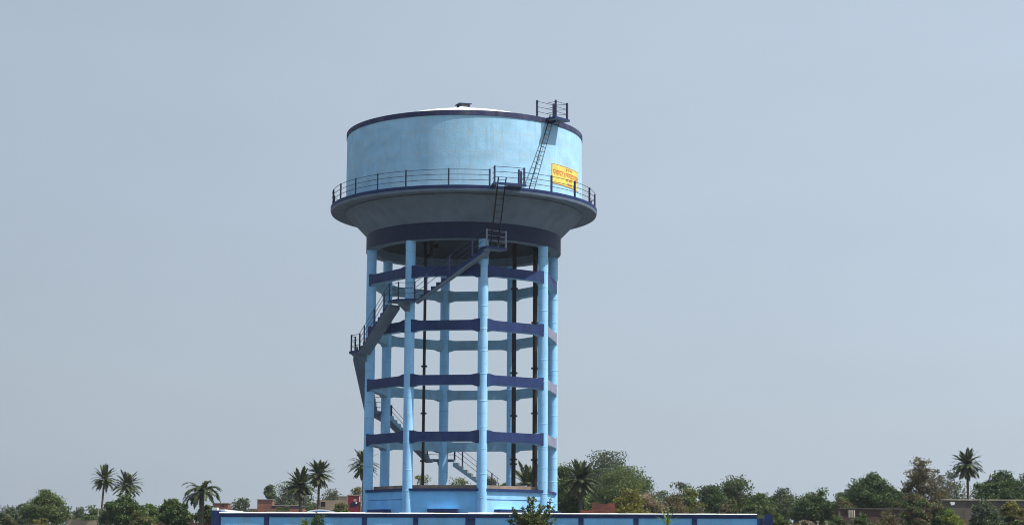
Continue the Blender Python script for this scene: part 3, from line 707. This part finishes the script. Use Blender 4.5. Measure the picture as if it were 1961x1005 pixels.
tree('tree', 'small dark-green tree above the red brick rooftop room', 'tree', 517, 926, 32, 320, 'mid', 32, G1, ncl=80, leaf=.5)
tree('tree', 'large dense tree behind the palm with orange fruit', 'tree', 560, 920, 92, 300, 'grey', 33, G1, 'mid', ncl=200, per=55, leaf=.45, lobes=12)
palm('shorter palm with orange fruit clusters behind the left part of the wall', 576, 907, 931, 31, 160, 24, nf=50, skirt=6, arch=.55, trunk_px=5, fruit=True, yel=False, low_el=-25)
palm('tall palm with full round crown and thin trunk right of the fruiting palm', 611, 884, 907, 27, 162, 25, nf=54, skirt=16, arch=.5, trunk_px=4.2, low_el=-50)
tree('tree', 'feathery olive tree above the tan mud house, right of the tall palm', 'tree', 640, 933, 54, 260, 'olive', 34, G1, 'grey', ncl=120, leaf=.36, loose=.14)
tree('tree', 'olive tree peeping over the red poster beside the left column', 'tree', 682, 932, 40, 255, 'olive', 35, G1, 'light', ncl=90, leaf=.36, loose=.14)
tree('shrub', 'low grey-green shrub at the foot of the tan house, left of the red poster', 'shrub', 652, 963, 44, 165, 'olive', 36, None, 'mid', ncl=80, leaf=.24, ybot=1000)
palm('palm with shaggy hanging crown half hidden behind the leftmost tower column', 697, 862, 889, 27, 168, 26, nf=54, skirt=18, arch=.7, trunk_px=5, low_el=-60)
tree('tree', 'olive treetop seen between the two left columns, beside the thin black pipe', 'tree', 806, 910, 40, 230, 'olive', 37, G1, 'light', ncl=80, leaf=.34, loose=.14)
tree('tree', 'small treetop right of the thin black pipe behind the roof of the room', 'tree', 832, 918, 26, 240, 'olive', 38, G1, 'mid', ncl=55, leaf=.34, loose=.14)
tree('tree', 'leafy treetop behind the lowest stair flight', 'tree', 884, 912, 56, 225, 'olive', 39, G1, 'light', ncl=100, leaf=.32, loose=.14)
tree('tree', 'pale treetop just right of the third column in the gap under the lowest beam', 'tree', 942, 911, 32, 240, 'olive', 40, G1, 'grey', ncl=70, leaf=.34, loose=.14)
tree('shrub', 'thin shrub top between the pale treetop and the wide pipe', 'shrub', 966, 925, 26, 220, 'olive', 41, None, 'mid', ncl=45, leaf=.3)
palm('squat palm with stiff fanned fronds seen between the two wide black pipes', 1012, 874, 930, 42, 150, 27, nf=26, skirt=0, arch=.5, trunk_px=7, low_el=2)
tree('tree', 'dense green tree touching the right side of the tower columns', 'tree', 1084, 888, 60, 165, 'mid', 42, G1, 'light', ncl=190, per=56, leaf=.27, ybot=985, lobes=12)
palm('palm with a fan of pale dead fronds just right of the tower', 1112, 884, 917, 34, 136, 28, nf=60, skirt=26, arch=.55, trunk_px=7, low_el=-45)
tree('tree', 'tallest hazy tree behind the big mound-like tree right of the tower', 'tree', 1168, 864, 112, 250, 'grey', 43, G1, 'mid', ncl=320, per=60, leaf=.42, lobes=11, low=.35)
tree('tree', 'big mound-like fine-leaved tree to the right of the palm with dead fronds', 'tree', 1186, 888, 118, 180, 'light', 44, G1, 'light', ncl=360, per=60, leaf=.22, lobes=14, ybot=985)
tree('tree', 'airy dark tree at the right shoulder of the big mound-like tree', 'tree', 1236, 914, 38, 230, 'grey', 45, G1, ncl=70, leaf=.36, loose=.13)
tree('shrub', 'dark bushes between the tower and the red brick ruin', 'shrub', 1100, 940, 76, 138, 'dark', 46, None, 'mid', ncl=140, leaf=.26, ybot=1000)
tree('shrub', 'yellow-green bush spilling over the right side of the red brick ruin', 'shrub', 1206, 936, 56, 135, 'yellow', 47, None, 'olive', ncl=90, leaf=.24, ybot=1000, loose=.13)
tree('shrub', 'pale dry leafless-looking bush right of the yellow-green bush', 'shrub', 1243, 944, 46, 138, 'dry', 48, None, 'olive', ncl=60, per=40, leaf=.20, ybot=1000, loose=.16)
tree('tree', 'small dark hazy tree in the dip right of the mound-like tree', 'tree', 1268, 938, 42, 260, 'grey', 49, G1, ncl=60, leaf=.4, loose=.13)
tree('shrub', 'brownish bush directly behind the white coping right of the dry bush', 'shrub', 1288, 945, 52, 140, 'brown', 50, None, 'olive', ncl=90, leaf=.22, ybot=1000, loose=.14)
tree('tree', 'thin light-green tree left of the pair of dark trees behind the wall', 'tree', 1300, 925, 44, 180, 'grey', 51, G1, 'light', ncl=60, leaf=.3, loose=.14)
tree('tree', 'bright green tree beside the thin light-green tree', 'tree', 1322, 933, 46, 160, 'light', 52, G1, 'yellow', ncl=100, leaf=.26, ybot=1000)
tree('tree', 'flat-topped dark tree, left one of the dark pair', 'tree', 1362, 924, 62, 170, 'dark', 53, G1, 'grey', ncl=130, leaf=.3, ybot=1000, top_shape=1.0)
tree('tree', 'taller domed dark tree, right one of the dark pair', 'tree', 1404, 911, 86, 178, 'dark', 54, G1, 'olive', ncl=190, per=54, leaf=.29, ybot=1000, lobes=12)
tree('shrub', 'rust-tinged bush low behind the wall under the domed dark tree', 'shrub', 1398, 962, 56, 135, 'brown', 55, None, 'mid', ncl=80, leaf=.22, ybot=1000)
tree('tree', 'mid-green bushy tree above the rounded end pillar of the wall', 'tree', 1452, 944, 64, 165, 'mid', 56, G1, 'light', ncl=140, leaf=.28, ybot=1000)
tree('tree', 'see-through grey tree with sky showing between its branches, right of the wall end', 'tree', 1500, 930, 74, 185, 'grey', 57, G1, 'mid', ncl=130, per=40, leaf=.26, ybot=990, loose=.10, lobes=12)
tree('tree', 'compact dark tree right of the see-through grey tree', 'tree', 1562, 934, 86, 160, 'dark', 58, G1, 'mid', ncl=190, per=54, leaf=.27, ybot=996, lobes=12)
tree('shrub', 'brownish shrub between the compact dark tree and the dark brick wall', 'shrub', 1616, 950, 40, 150, 'brown', 59, None, 'mid', ncl=70, leaf=.24, ybot=1000)
tree('tree', 'large spreading deep-green tree rising behind the dark brick wall', 'tree', 1676, 905, 124, 158, 'dark', 60, G1, 'mid', ncl=300, per=60, leaf=.28, ybot=985, lobes=16)
tree('tree', 'tall narrow brown-leaved tree behind the dark brick wall', 'tree', 1762, 873, 80, 140, 'brown', 61, G1, 'olive', ncl=190, per=24, leaf=.22, ybot=985, lobes=17, loose=.06)
tree('shrub', 'tangle of brownish undergrowth at the foot of the tall brown tree', 'shrub', 1756, 945, 110, 134, 'brown', 62, None, 'dark', ncl=150, leaf=.24, ybot=1000)
tree('tree', 'thin airy hazy tree left of the palm at the right side', 'tree', 1828, 893, 60, 200, 'grey', 63, G1, 'olive', ncl=90, per=34, leaf=.28, loose=.12)
palm('tall palm with thin dark trunk rising above the grey concrete wall at the right', 1852, 867, 889, 29, 158, 29, nf=52, skirt=12, arch=.75, trunk_px=4.5, low_el=-55)
tree('tree', 'broad dark-green tree at the right edge behind the grey concrete wall', 'tree', 1916, 902, 104, 160, 'dark', 64, G1, 'mid', ncl=240, per=56, leaf=.28, ybot=975, lobes=14)
tree('tree', 'hazy tree cut off by the right edge of the view', 'tree', 1965, 908, 60, 230, 'grey', 65, G1, ncl=90, leaf=.38)
tree('shrub', 'bright lime-green bush in front of the dark gap between the two right walls', 'shrub', 1822, 974, 40, 112, 'bright', 66, None, 'yellow', ncl=80, leaf=.17, ybot=1015)
tree('shrub', 'dull green feathery shrub overlapping the grey concrete wall', 'shrub', 1884, 954, 50, 116, 'grey', 67, None, 'dark', ncl=110, leaf=.19, ybot=1015)
tree('shrub', 'yellowish small-leaved bush against the grey wall at the right edge', 'shrub', 1938, 958, 52, 118, 'yellow', 68, None, 'olive', ncl=80, leaf=.18, ybot=992, low=.6)
tree('shrub', 'brown-green scrub below the yellowish bush in the right corner', 'shrub', 1940, 985, 70, 112, 'brown', 69, None, 'mid', ncl=90, leaf=.18, ybot=1015)
tree('shrub', 'pale straggly scrub in front of the dark brick wall', 'shrub', 1700, 978, 40, 112, 'brown', 70, None, 'olive', ncl=50, per=34, leaf=.16, ybot=1015, loose=.15)
tree('shrub', 'mid-green weeds in front of the left end of the dark brick wall', 'shrub', 1600, 986, 60, 118, 'light', 71, None, 'mid', ncl=80, leaf=.17, ybot=1015)
tree('shrub', 'low sunlit green bush right beside the rounded end pillar', 'shrub', 1490, 980, 46, 112, 'light', 72, None, 'mid', ncl=80, leaf=.17, ybot=1015)
tree('shrub', 'low dry brownish scrub under the see-through grey tree', 'shrub', 1540, 994, 60, 116, 'brown', 73, None, 'dry', ncl=60, leaf=.16, ybot=1015)
tree('shrub', 'olive ground bush at the foot of the broad light-green tree, left of the mud wall', 'shrub', 78, 990, 60, 150, 'olive', 74, None, 'yellow', ncl=70, leaf=.22, ybot=1015)
tree('shrub', 'spiky dull-green thicket in the lower left corner', 'shrub', 10, 980, 40, 140, 'grey', 75, None, 'olive', ncl=70, leaf=.25, ybot=1015)
tree('shrub', 'mixed green bush in front of the dark round bush and the brick wall', 'shrub', 270, 978, 50, 135, 'mid', 76, None, 'olive', ncl=80, leaf=.22, ybot=1015)

# far woodland: one mass on the horizon
def woods():
    rng = np.random.default_rng(99); P = []
    for i in range(420):
        x = rng.uniform(-150, 170); y = rng.uniform(330, 420); h = rng.uniform(5, 8.5); n = 34
        q = rng.normal(size=(n, 3))*np.array([2.4, 2.4, 1.6]); q[:, 0] += x; q[:, 1] += y; q[:, 2] += GZ+h*.55; P.append(q)
    P = np.concatenate(P); P = P[P[:, 2] > GZ]
    o = leaves_mesh('far_woodland', P, .9, rng, [LK['grey']], None, aspect=.8)
    tag(o, 'low hazy belt of far woodland along the horizon', 'woodland', kind='stuff')
woods()

# plants close to the wall
def leafy_plant(name, label, X, Y, z0, shoots, bush, leaf, kind, kind2, seed, cat='plant', sprays=0):
    """stems with leaves set along them; bush = (centre z, rx, rz, clumps)"""
    rng = np.random.default_rng(seed); root = empty(name, (X, Y, z0), label, cat); b = MB(); P = []
    for (dx, dz, dy) in shoots:
        e = Vector((X+dx, Y+dy, z0+dz)); s = Vector((X+dx*.15, Y+dy*.15, z0)); m_ = s.lerp(e, .55)+Vector((-dx*.12, 0, dz*.06))
        b.path([s, m_, e], [.028, .018, .006], 5)
        n = int(95*(e-s).length/1.5)
        for i in range(n):
            t = rng.uniform(.35, 1); q = (s.lerp(m_, t/.55) if t < .55 else m_.lerp(e, (t-.55)/.45)); P.append(np.array(q)+rng.normal(size=3)*.055)
    cz, rx, rz, ncl = bush
    for i in range(sprays):                       # arching sprays, leaflets set in two rows
        az = i*2.4+rng.uniform(-.3, .3); el = rng.uniform(.1, 1.25); L = rng.uniform(.7, 1.05); q = np.array([X, Y, z0+cz-.1])+rng.normal(size=3)*np.array([.14, .14, .10])
        d = np.array([math.cos(az)*math.cos(el), math.sin(az)*math.cos(el), math.sin(el)]); sd_ = np.array([-math.sin(az), math.cos(az), 0]); pr_ = q.copy()
        for j in range(14):
            d = d+np.array([0, 0, -.045]); d /= np.linalg.norm(d); q = q+d*L/14
            if j > 2:
                for sg in (-1, 1): P.append(q+sd_*sg*.06+rng.normal(size=3)*.015); P.append(q+sd_*sg*.03-d*.03+rng.normal(size=3)*.015)
            if j % 4 == 3: b.tube(tuple(pr_), tuple(q), .012, .008, 4); pr_ = q.copy()
    for i in range(ncl):
        d = rng.normal(size=3); d /= np.linalg.norm(d); c = np.array([X, Y, z0+cz])+d*np.array([rx, rx*.8, rz])*rng.uniform(.35, 1)
        P += list(c+rng.normal(size=(30, 3))*.10)
        b.tube((X, Y, z0+.2), tuple(c), .014, .005, 4)
    b.build('stem', m_bark, root); P = np.array(P); P = P[P[:, 2] > z0]
    mi = (rng.random(len(P)) < .3).astype(np.int32)
    leaves_mesh('foliage', P, leaf, rng, [LK[kind], LK[kind2]], root, up=.2, aspect=.42, mi=mi)
X, Z = at(1018, 952, -14.5); zg = ground_z(0, -14.5)
xs = lambda u: at(u, 980, -14.5)[0]-X
zs = lambda v: at(1018, v, -14.5)[1]-zg
leafy_plant('sapling', 'bushy green sapling with upright leafy shoots in front of the blue wall', X, -14.5, zg,
            [(xs(1012), zs(952), 0), (xs(1021), zs(949), .1), (xs(1056), zs(955), .1), (xs(1060), zs(969), -.2), (xs(983), zs(972), 0), (xs(1000), zs(968), -.2), (xs(1035), zs(966), .2), (xs(1062), zs(992), 0), (xs(974), zs(992), .1)],
            (zs(1000), .62, .45, 45), .17, 'mid', 'olive', 81, sprays=34)
X, Z = at(598, 985, -13.0); zg = ground_z(0, -13)
def fan_plant(name, label, X, Y, zg, ztop, n, ln, spread, seed, kind, wd=.05, cat='plant'):
    rng = np.random.default_rng(seed); root = empty(name, (X, Y, zg), label, cat); V = []; F = []
    b = MB(); b.tube((X, Y, zg-.05), (X, Y, ztop-ln*.8), .05, .035, 7); b.build('stem', m_pbark, root)
    for i in range(n):
        az = i*2.4+rng.uniform(-.2, .2); el = rng.uniform(.35, 1.35); p = np.array([X, Y, ztop-ln*.8]); d = np.array([math.cos(az)*math.cos(el)*spread, math.sin(az)*math.cos(el)*spread, math.sin(el)]); side = np.array([-math.sin(az), math.cos(az), 0])
        L = ln*rng.uniform(.8, 1.15); ns = 8
        for j in range(ns):
            d2 = d+np.array([0, 0, -.13]); d2 /= np.linalg.norm(d2); q = p+d2*L/ns; t0 = math.sin(math.pi*(.1+.9*j/ns))**.6; t1 = math.sin(math.pi*min(1, .1+.9*(j+1)/ns))**.6
            o = len(V); V += [p-side*wd*t0, p+side*wd*t0, q+side*wd*t1, q-side*wd*t1]; F.append((o, o+1, o+2, o+3)); p = q; d = d2
    bb = MB(); bb.add(V, F); bb.build('foliage', LK[kind], root, recalc=False)
zt = at(590, 984, -13.0)[1]
fan_plant('young_palm', 'young light-green plant with arching strap leaves against the left half of the blue wall', at(584, 985, -13)[0], -13.0, zg, zt, 18, .75, 1, 82, 'light', .06)
leafy_plant('weed', 'thin dark weed climbing beside the navy post next to the young strap-leaved plant', at(607, 990, -12.5)[0], -12.5, zg, [(.1, at(0, 982, -12.5)[1]-zg, 0), (.35, at(0, 976, -12.5)[1]-zg-.1, 0), (-.2, at(0, 990, -12.5)[1]-zg, 0)], (1.6, .25, .5, 14), .12, 'dark', 'mid', 83)
zt = at(1276, 976, -14.5)[1]
fan_plant('grass_clump', 'bright spiky grass clump in front of the right part of the blue wall', at(1278, 985, -14.5)[0], -14.5, ground_z(0, -14.5), zt, 16, .95, .5, 84, 'bright', .035)
leafy_plant('weed', 'pale dry weed stalk standing just behind the wall below the bright green tree', at(1339, 960, -8)[0], -8.0, GZ, [(0, at(1339, 955, -8)[1]-GZ, 0), (-.15, at(1339, 968, -8)[1]-GZ, 0), (.15, at(1339, 972, -8)[1]-GZ, 0)], (1.2, .2, .4, 4), .07, 'dry', 'grey', 85)

tree('shrub', 'low dusty shrub in front of the red brick house, left of the fruiting palm', 'shrub', 540, 968, 60, 200, 'olive', 91, None, 'grey', ncl=80, leaf=.24, ybot=1000)
tree('shrub', 'small dark shrub beneath the tall palm with the full round crown', 'shrub', 600, 964, 40, 190, 'mid', 92, None, 'olive', ncl=70, leaf=.24, ybot=1000)
tree('shrub', 'weedy brownish growth hanging over the middle of the dark brick wall', 'shrub', 1752, 966, 60, 118, 'brown', 93, None, 'mid', ncl=90, leaf=.18, ybot=1010)
tree('shrub', 'dark bush at the joint of the dark brick wall and the grey plastered wall', 'shrub', 1800, 962, 44, 119, 'mid', 94, None, 'brown', ncl=80, leaf=.18, ybot=1010)
tree('shrub', 'dark green weeds at the right foot of the dark brick wall', 'shrub', 1650, 985, 44, 116, 'mid', 95, None, 'olive', ncl=60, leaf=.16, ybot=1015)

tree('tree', 'loose mid-green tree filling the dip between the mid-green bushy tree and the see-through grey tree', 'tree', 1478, 946, 46, 200, 'mid', 96, G1, 'grey', ncl=90, per=36, leaf=.26, ybot=1000)
tree('tree', 'low hazy tree between the compact dark tree and the large spreading tree', 'tree', 1612, 944, 40, 230, 'grey', 97, G1, 'mid', ncl=70, leaf=.32, ybot=1000)
tree('tree', 'faint hazy tree behind the white sack, right of the tall brown-leaved tree', 'tree', 1800, 910, 50, 240, 'grey', 98, G1, 'olive', ncl=80, per=36, leaf=.32)

HAZE = 0.00018
m_stone = mat('dark rubble plaster', (0.135, 0.115, 0.098), 0.95, 0.25, 1.6, (1, 1, 1), 0.6, 9, stain=(0.06, 0.052, 0.047), stain_amt=0.7)
m_bruin = brick_mat('ruin brick', (0.31, 0.075, 0.042), (0.22, 0.055, 0.035), (0.15, 0.08, 0.06), amt=0.7)
# ------------------------------------------------------------------ houses and walls of the village
def house(name, label, cat, u0, u1, vtop, D, depth, mats, openings=(), parapet=.25, rooms=(), group=None):
    """flat-roofed house; openings = (u0, u1, vtop, vbot); rooms = rooftop rooms (u0, u1, vtop, material, openings)"""
    Y = D-105.0; x0, zt = at(u0, vtop, Y); x1 = at(u1, vtop, Y)[0]; root = empty(name, ((x0+x1)/2, Y, GZ), label, cat, group)
    b = MB(); b.box(x0, x1, Y, Y+depth, GZ-.3, zt-parapet, 0); wl = b.build('wall', mats[0], root)
    b = MB(); t = .2; zp = zt-parapet+.002
    for (a, c, e, f) in ((x0, x1, Y, Y+t), (x0, x1, Y+depth-t, Y+depth), (x0, x0+t, Y+t+.002, Y+depth-t-.002), (x1-t, x1, Y+t+.002, Y+depth-t-.002)): b.box(a, c, e, f, zp, zt, 0)
    b.build('parapet', mats[1], root)
    def opens(ops, parent, y):
        for (a, c, e, f) in ops:
            xa, za = at(a, e, y); xc, zc_ = at(c, f, y); b = MB(); b.box(xa, xc, y-.02, y-.002, zc_, za, 0); w_ = b.build('window', m_dark, parent)
            b = MB(); q = .08
            for (p, r_, s_, t_) in ((xa-q, xc+q, za, za+q), (xa-q, xc+q, zc_-q, zc_), (xa-q, xa, zc_, za), (xc, xc+q, zc_, za)): b.box(p, r_, y-.06, y-.003, s_, t_, 0)
            b.build('window_frame', mats[1], w_)
    opens(openings, wl, Y)
    for (a, c, e, mm, ops) in rooms:
        xa, za = at(a, e, Y+.4); xc = at(c, e, Y+.4)[0]; b = MB(); b.box(xa, xc, Y+.4, Y+.4+min(3.2, depth*.5), zt-parapet+.004, za-.12, 0)
        r_ = b.build('rooftop_room', mm, root); b = MB(); b.box(xa-.12, xc+.12, Y+.28, Y+.4+min(3.2, depth*.5)+.12, za-.118, za, 0); b.build('roof_slab', m_cgrey, r_); opens(ops, r_, Y+.4)
    return root
house('brick_house', 'small brick house with a window in its rooftop room right behind the navy corner pillar', 'house', 404, 442, 972, 300, 7, (m_mud, m_brick), rooms=((410, 437, 962, m_brick, ((424, 429, 964, 970)),) if False else (410, 437, 962, m_brick, ((424, 428.5, 965, 970.5),)),))
house('brick_house', 'red brick house with a square rooftop room left of the fruiting palm', 'house', 476, 580, 973, 290, 8, (m_brick, m_brick), parapet=.5, rooms=((493, 522, 955, m_brick, ()), (522, 574, 966, m_brickd, ())))
house('mud_house', 'tan mud house with a dark window between the tall palm and the red poster', 'house', 606, 668, 957, 215, 6, (m_mud, m_mud), ((614, 623, 954+6, 970),), rooms=((648, 668, 949, m_pale, ()),))
house('sheet_roof_house', 'small house with pale green sheet roof peeping over the shrubs at the left', 'house', 292, 330, 974, 190, 6, (m_mud, m_mud), rooms=())
X0, Z0_ = at(298, 974, 85.2); X1 = at(316, 974, 85.2)[0]; zz = at(300, 964, 85.2)[1]
b = MB(); b.prism([(X0, Z0_+.01), (X1, Z0_+.01), (X1-.25, Z0_+.12), (X0+.35, zz)], 85.4, 89, 0); b.build('roof', m_teal, bpy.data.objects['sheet_roof_house'])

def brick_wall(name, label, u0, u1, vtop, D, m, post_every, seed, cap=None, h=.25, dirx=0.0, cat='wall'):
    rng = random.Random(seed); Y = D-105.0; x0, zt = at(u0, vtop, Y); x1 = at(u1, vtop, Y)[0]
    root = empty(name, (x0, Y, GZ), label, cat); n = max(3, int((x1-x0)/.9)); b = MB()
    for i in range(n):                                              # broken, uneven top course
        a, c = x0+(x1-x0)*i/n, x0+(x1-x0)*(i+1)/n; b.box(a+.001, c-.001, Y+dirx*(a-x0), Y+.25+dirx*(a-x0), GZ-.4, zt-rng.random()*h, 0)
    b.build('wall_face', m, root)
    if post_every:
        k = int((x1-x0)/post_every)+1
        for i in range(k+1):
            xx = x0+(x1-x0)*i/k; b = MB(); b.box(xx-.07, xx+.07, Y-.06, Y-.002, GZ-.4, zt-.05, 0); b.build('wall_post', cap or m, root)
    if cap:
        b = MB(); b.box(x0-.05, x1+.05, Y-.10, Y+.32, zt+.002, zt+.07, 0); b.build('coping', cap, root)
    return root
brick_wall('mud_wall', 'tan mud-plastered wall in the gap left of the dark round bush', 128, 206, 993, 165, m_mud, 0, 1, h=.12)
brick_wall('brick_wall', 'dark red brick wall with broken top left of the navy corner pillar', 284, 414, 993, 150, m_brickd, 0, 2, h=.3)
brick_wall('brick_wall', 'ruined red brick wall with dead creeper on top behind the wall right of the tower', 1134, 1178, 959, 128, m_bruin, 0, 3, h=.35)
brick_wall('brick_wall', 'low step of red brickwork just left of the ruined red brick wall', 1112, 1136, 973, 127, m_bruin, 0, 6, h=.15)
brick_wall('brick_wall', 'long dark brick wall with thin concrete posts at the right', 1607, 1812, 974, 122, m_brickd, 1.7, 4, cap=m_stone, h=.02)
brick_wall('concrete_wall', 'grey plastered wall with pale top edge at the right edge of the view', 1806, 1990, 957, 124, m_stone, 0, 5, cap=m_pale, h=.03)
# cloth and a white sheet
Y = 16.9; x0, z1 = at(1623, 976, Y); x1, z0 = at(1637, 990, Y)
b = MB(); n = 8
for i in range(n):
    for (za, zb2) in ((z0, z1),):
        a = x0+(x1-x0)*i/n; c = x0+(x1-x0)*(i+1)/n; ya, yb = Y-.10-.04*(i % 2), Y-.10-.04*((i+1) % 2)
        b.add([(a, ya, za), (c, yb, za), (c, yb, zb2), (a, ya, zb2), (a, ya+.012, za), (c, yb+.012, za), (c, yb+.012, zb2), (a, ya+.012, zb2)], [(0, 1, 2, 3), (7, 6, 5, 4), (0, 4, 5, 1), (3, 2, 6, 7)])
tag(b.build('cloth', m_pale), 'pale patterned cloth hung over the dark brick wall', 'cloth')
Y = 18.7; x0, z1 = at(1819, 960, Y); x1, z0 = at(1828, 967, Y)
b = MB(); b.prism([(x0, z1-.05), (x0+.1, z0), (x1, z0+.06), (x1+.02, z1-.03), (x0+.15, z1)], Y-.05, Y+.0, 0); tag(b.build('white_sack', m_white), 'small bright white sack hanging on the grey plastered wall', 'sack')
# poster
Y = 72.0; x0, z1 = at(666.5, 948.5, Y); x1, z0 = at(690, 980, Y)
ps_ = empty('poster_board', ((x0+x1)/2, Y, GZ), 'red poster board showing a dark-suited man, left of the leftmost tower column', 'poster')
m_pr = mat('poster red', (0.20, 0.016, 0.035), 0.6, 0.08); m_suit = mat('poster navy', (0.012, 0.014, 0.03), 0.6); m_skin = mat('poster skin', (0.46, 0.24, 0.19), 0.6)
b = MB(); b.box(x0, x1, Y, Y+.06, z0, z1, 0); b.build('board', m_pr, ps_)
b = MB()
for (a, c, e, f) in ((x0-.1, x0-.002, z0, z1+.1), (x1+.002, x1+.1, z0, z1+.1), (x0, x1, z1+.002, z1+.1)): b.box(a, c, Y-.03, Y+.08, e, f, 0)
b.build('board_frame', m_mud, ps_)
for q in (.2, .8):
    b = MB(); xx = x0+(x1-x0)*q; b.box(xx-.06, xx+.06, Y+.065, Y+.16, GZ-.3, z1-.2, 0); b.build('board_leg', m_iron, ps_)
def P2(pts, mm, name, dy):
    wd, hg = x1-x0, z1-z0; b = MB(); b.prism([(x0+wd*u, z1-hg*v) for u, v in pts], Y-.004-dy, Y-.002-dy+.001, 0); b.build(name, mm, ps_)
P2([(.18, .66), (.20, .46), (.34, .38), (.48, .35), (.70, .36), (.86, .42), (.90, .62), (.72, .60), (.58, .70), (.30, .70)], m_suit, 'printed_suit', .002)
P2([(.56+.14*math.cos(t), .25+.11*math.sin(t)) for t in np.linspace(0, 2*math.pi, 16)[:-1]], m_skin, 'printed_face', .005)
P2([(.41, .23), (.45, .14), (.56, .11), (.67, .14), (.71, .22), (.60, .165), (.48, .175)], m_suit, 'printed_hair', .009)
P2([(.62, .36), (.74, .36), (.72, .48), (.60, .47)], m_white, 'printed_hand', .009)
P2([(.88, .02), (1.0, .02), (1.0, .36), (.90, .36)], m_white, 'printed_corner', .002)
# pole standing by the slim palm
x_, z_ = at(188, 972, 58); b = MB(); b.tube((x_, 58, GZ-.1), (x_, 58, z_), .06, .045, 8); b.tube((x_-.12, 58, z_-.15), (x_+.3, 58, z_-.10), .03, None, 5)
tag(b.build('pole', m_cgrey), 'thin pale pole just left of the slim palm trunk', 'pole')
# pale fence posts at the right of the wall end
for i, u in enumerate((1500, 1532, 1549, 1566, 1583)):
    x_, z_ = at(u, 998, 8.0); b = MB(); b.box(x_-.05, x_+.05, 7.95, 8.05, GZ-.1, z_, 0); b.box(x_-.08, x_+.08, 7.92, 8.08, z_+.002, z_+.05, 0)
    tag(b.build('fence_post', m_pale), 'short pale fence post in the scrub right of the wall end', 'fence post', 'short pale fence posts in the scrub')
# thin air: one even volume round everything
m_h = bpy.data.materials.new('haze air'); m_h.use_nodes = True; n_ = m_h.node_tree; n_.nodes.clear()
o_ = n_.nodes.new('ShaderNodeOutputMaterial'); pv = n_.nodes.new('ShaderNodeVolumePrincipled'); pv.inputs['Color'].default_value = (.80, .90, 1.0, 1); pv.inputs['Density'].default_value = HAZE; pv.inputs['Anisotropy'].default_value = .2
n_.links.new(pv.outputs[0], o_.inputs['Volume'])
if HAZE > 0:
    b = MB(); b.box(-2600, 2600, -450, 3600, -1.2, 30.5, 0); hz = b.build('haze', m_h); hz['kind'] = 'stuff'
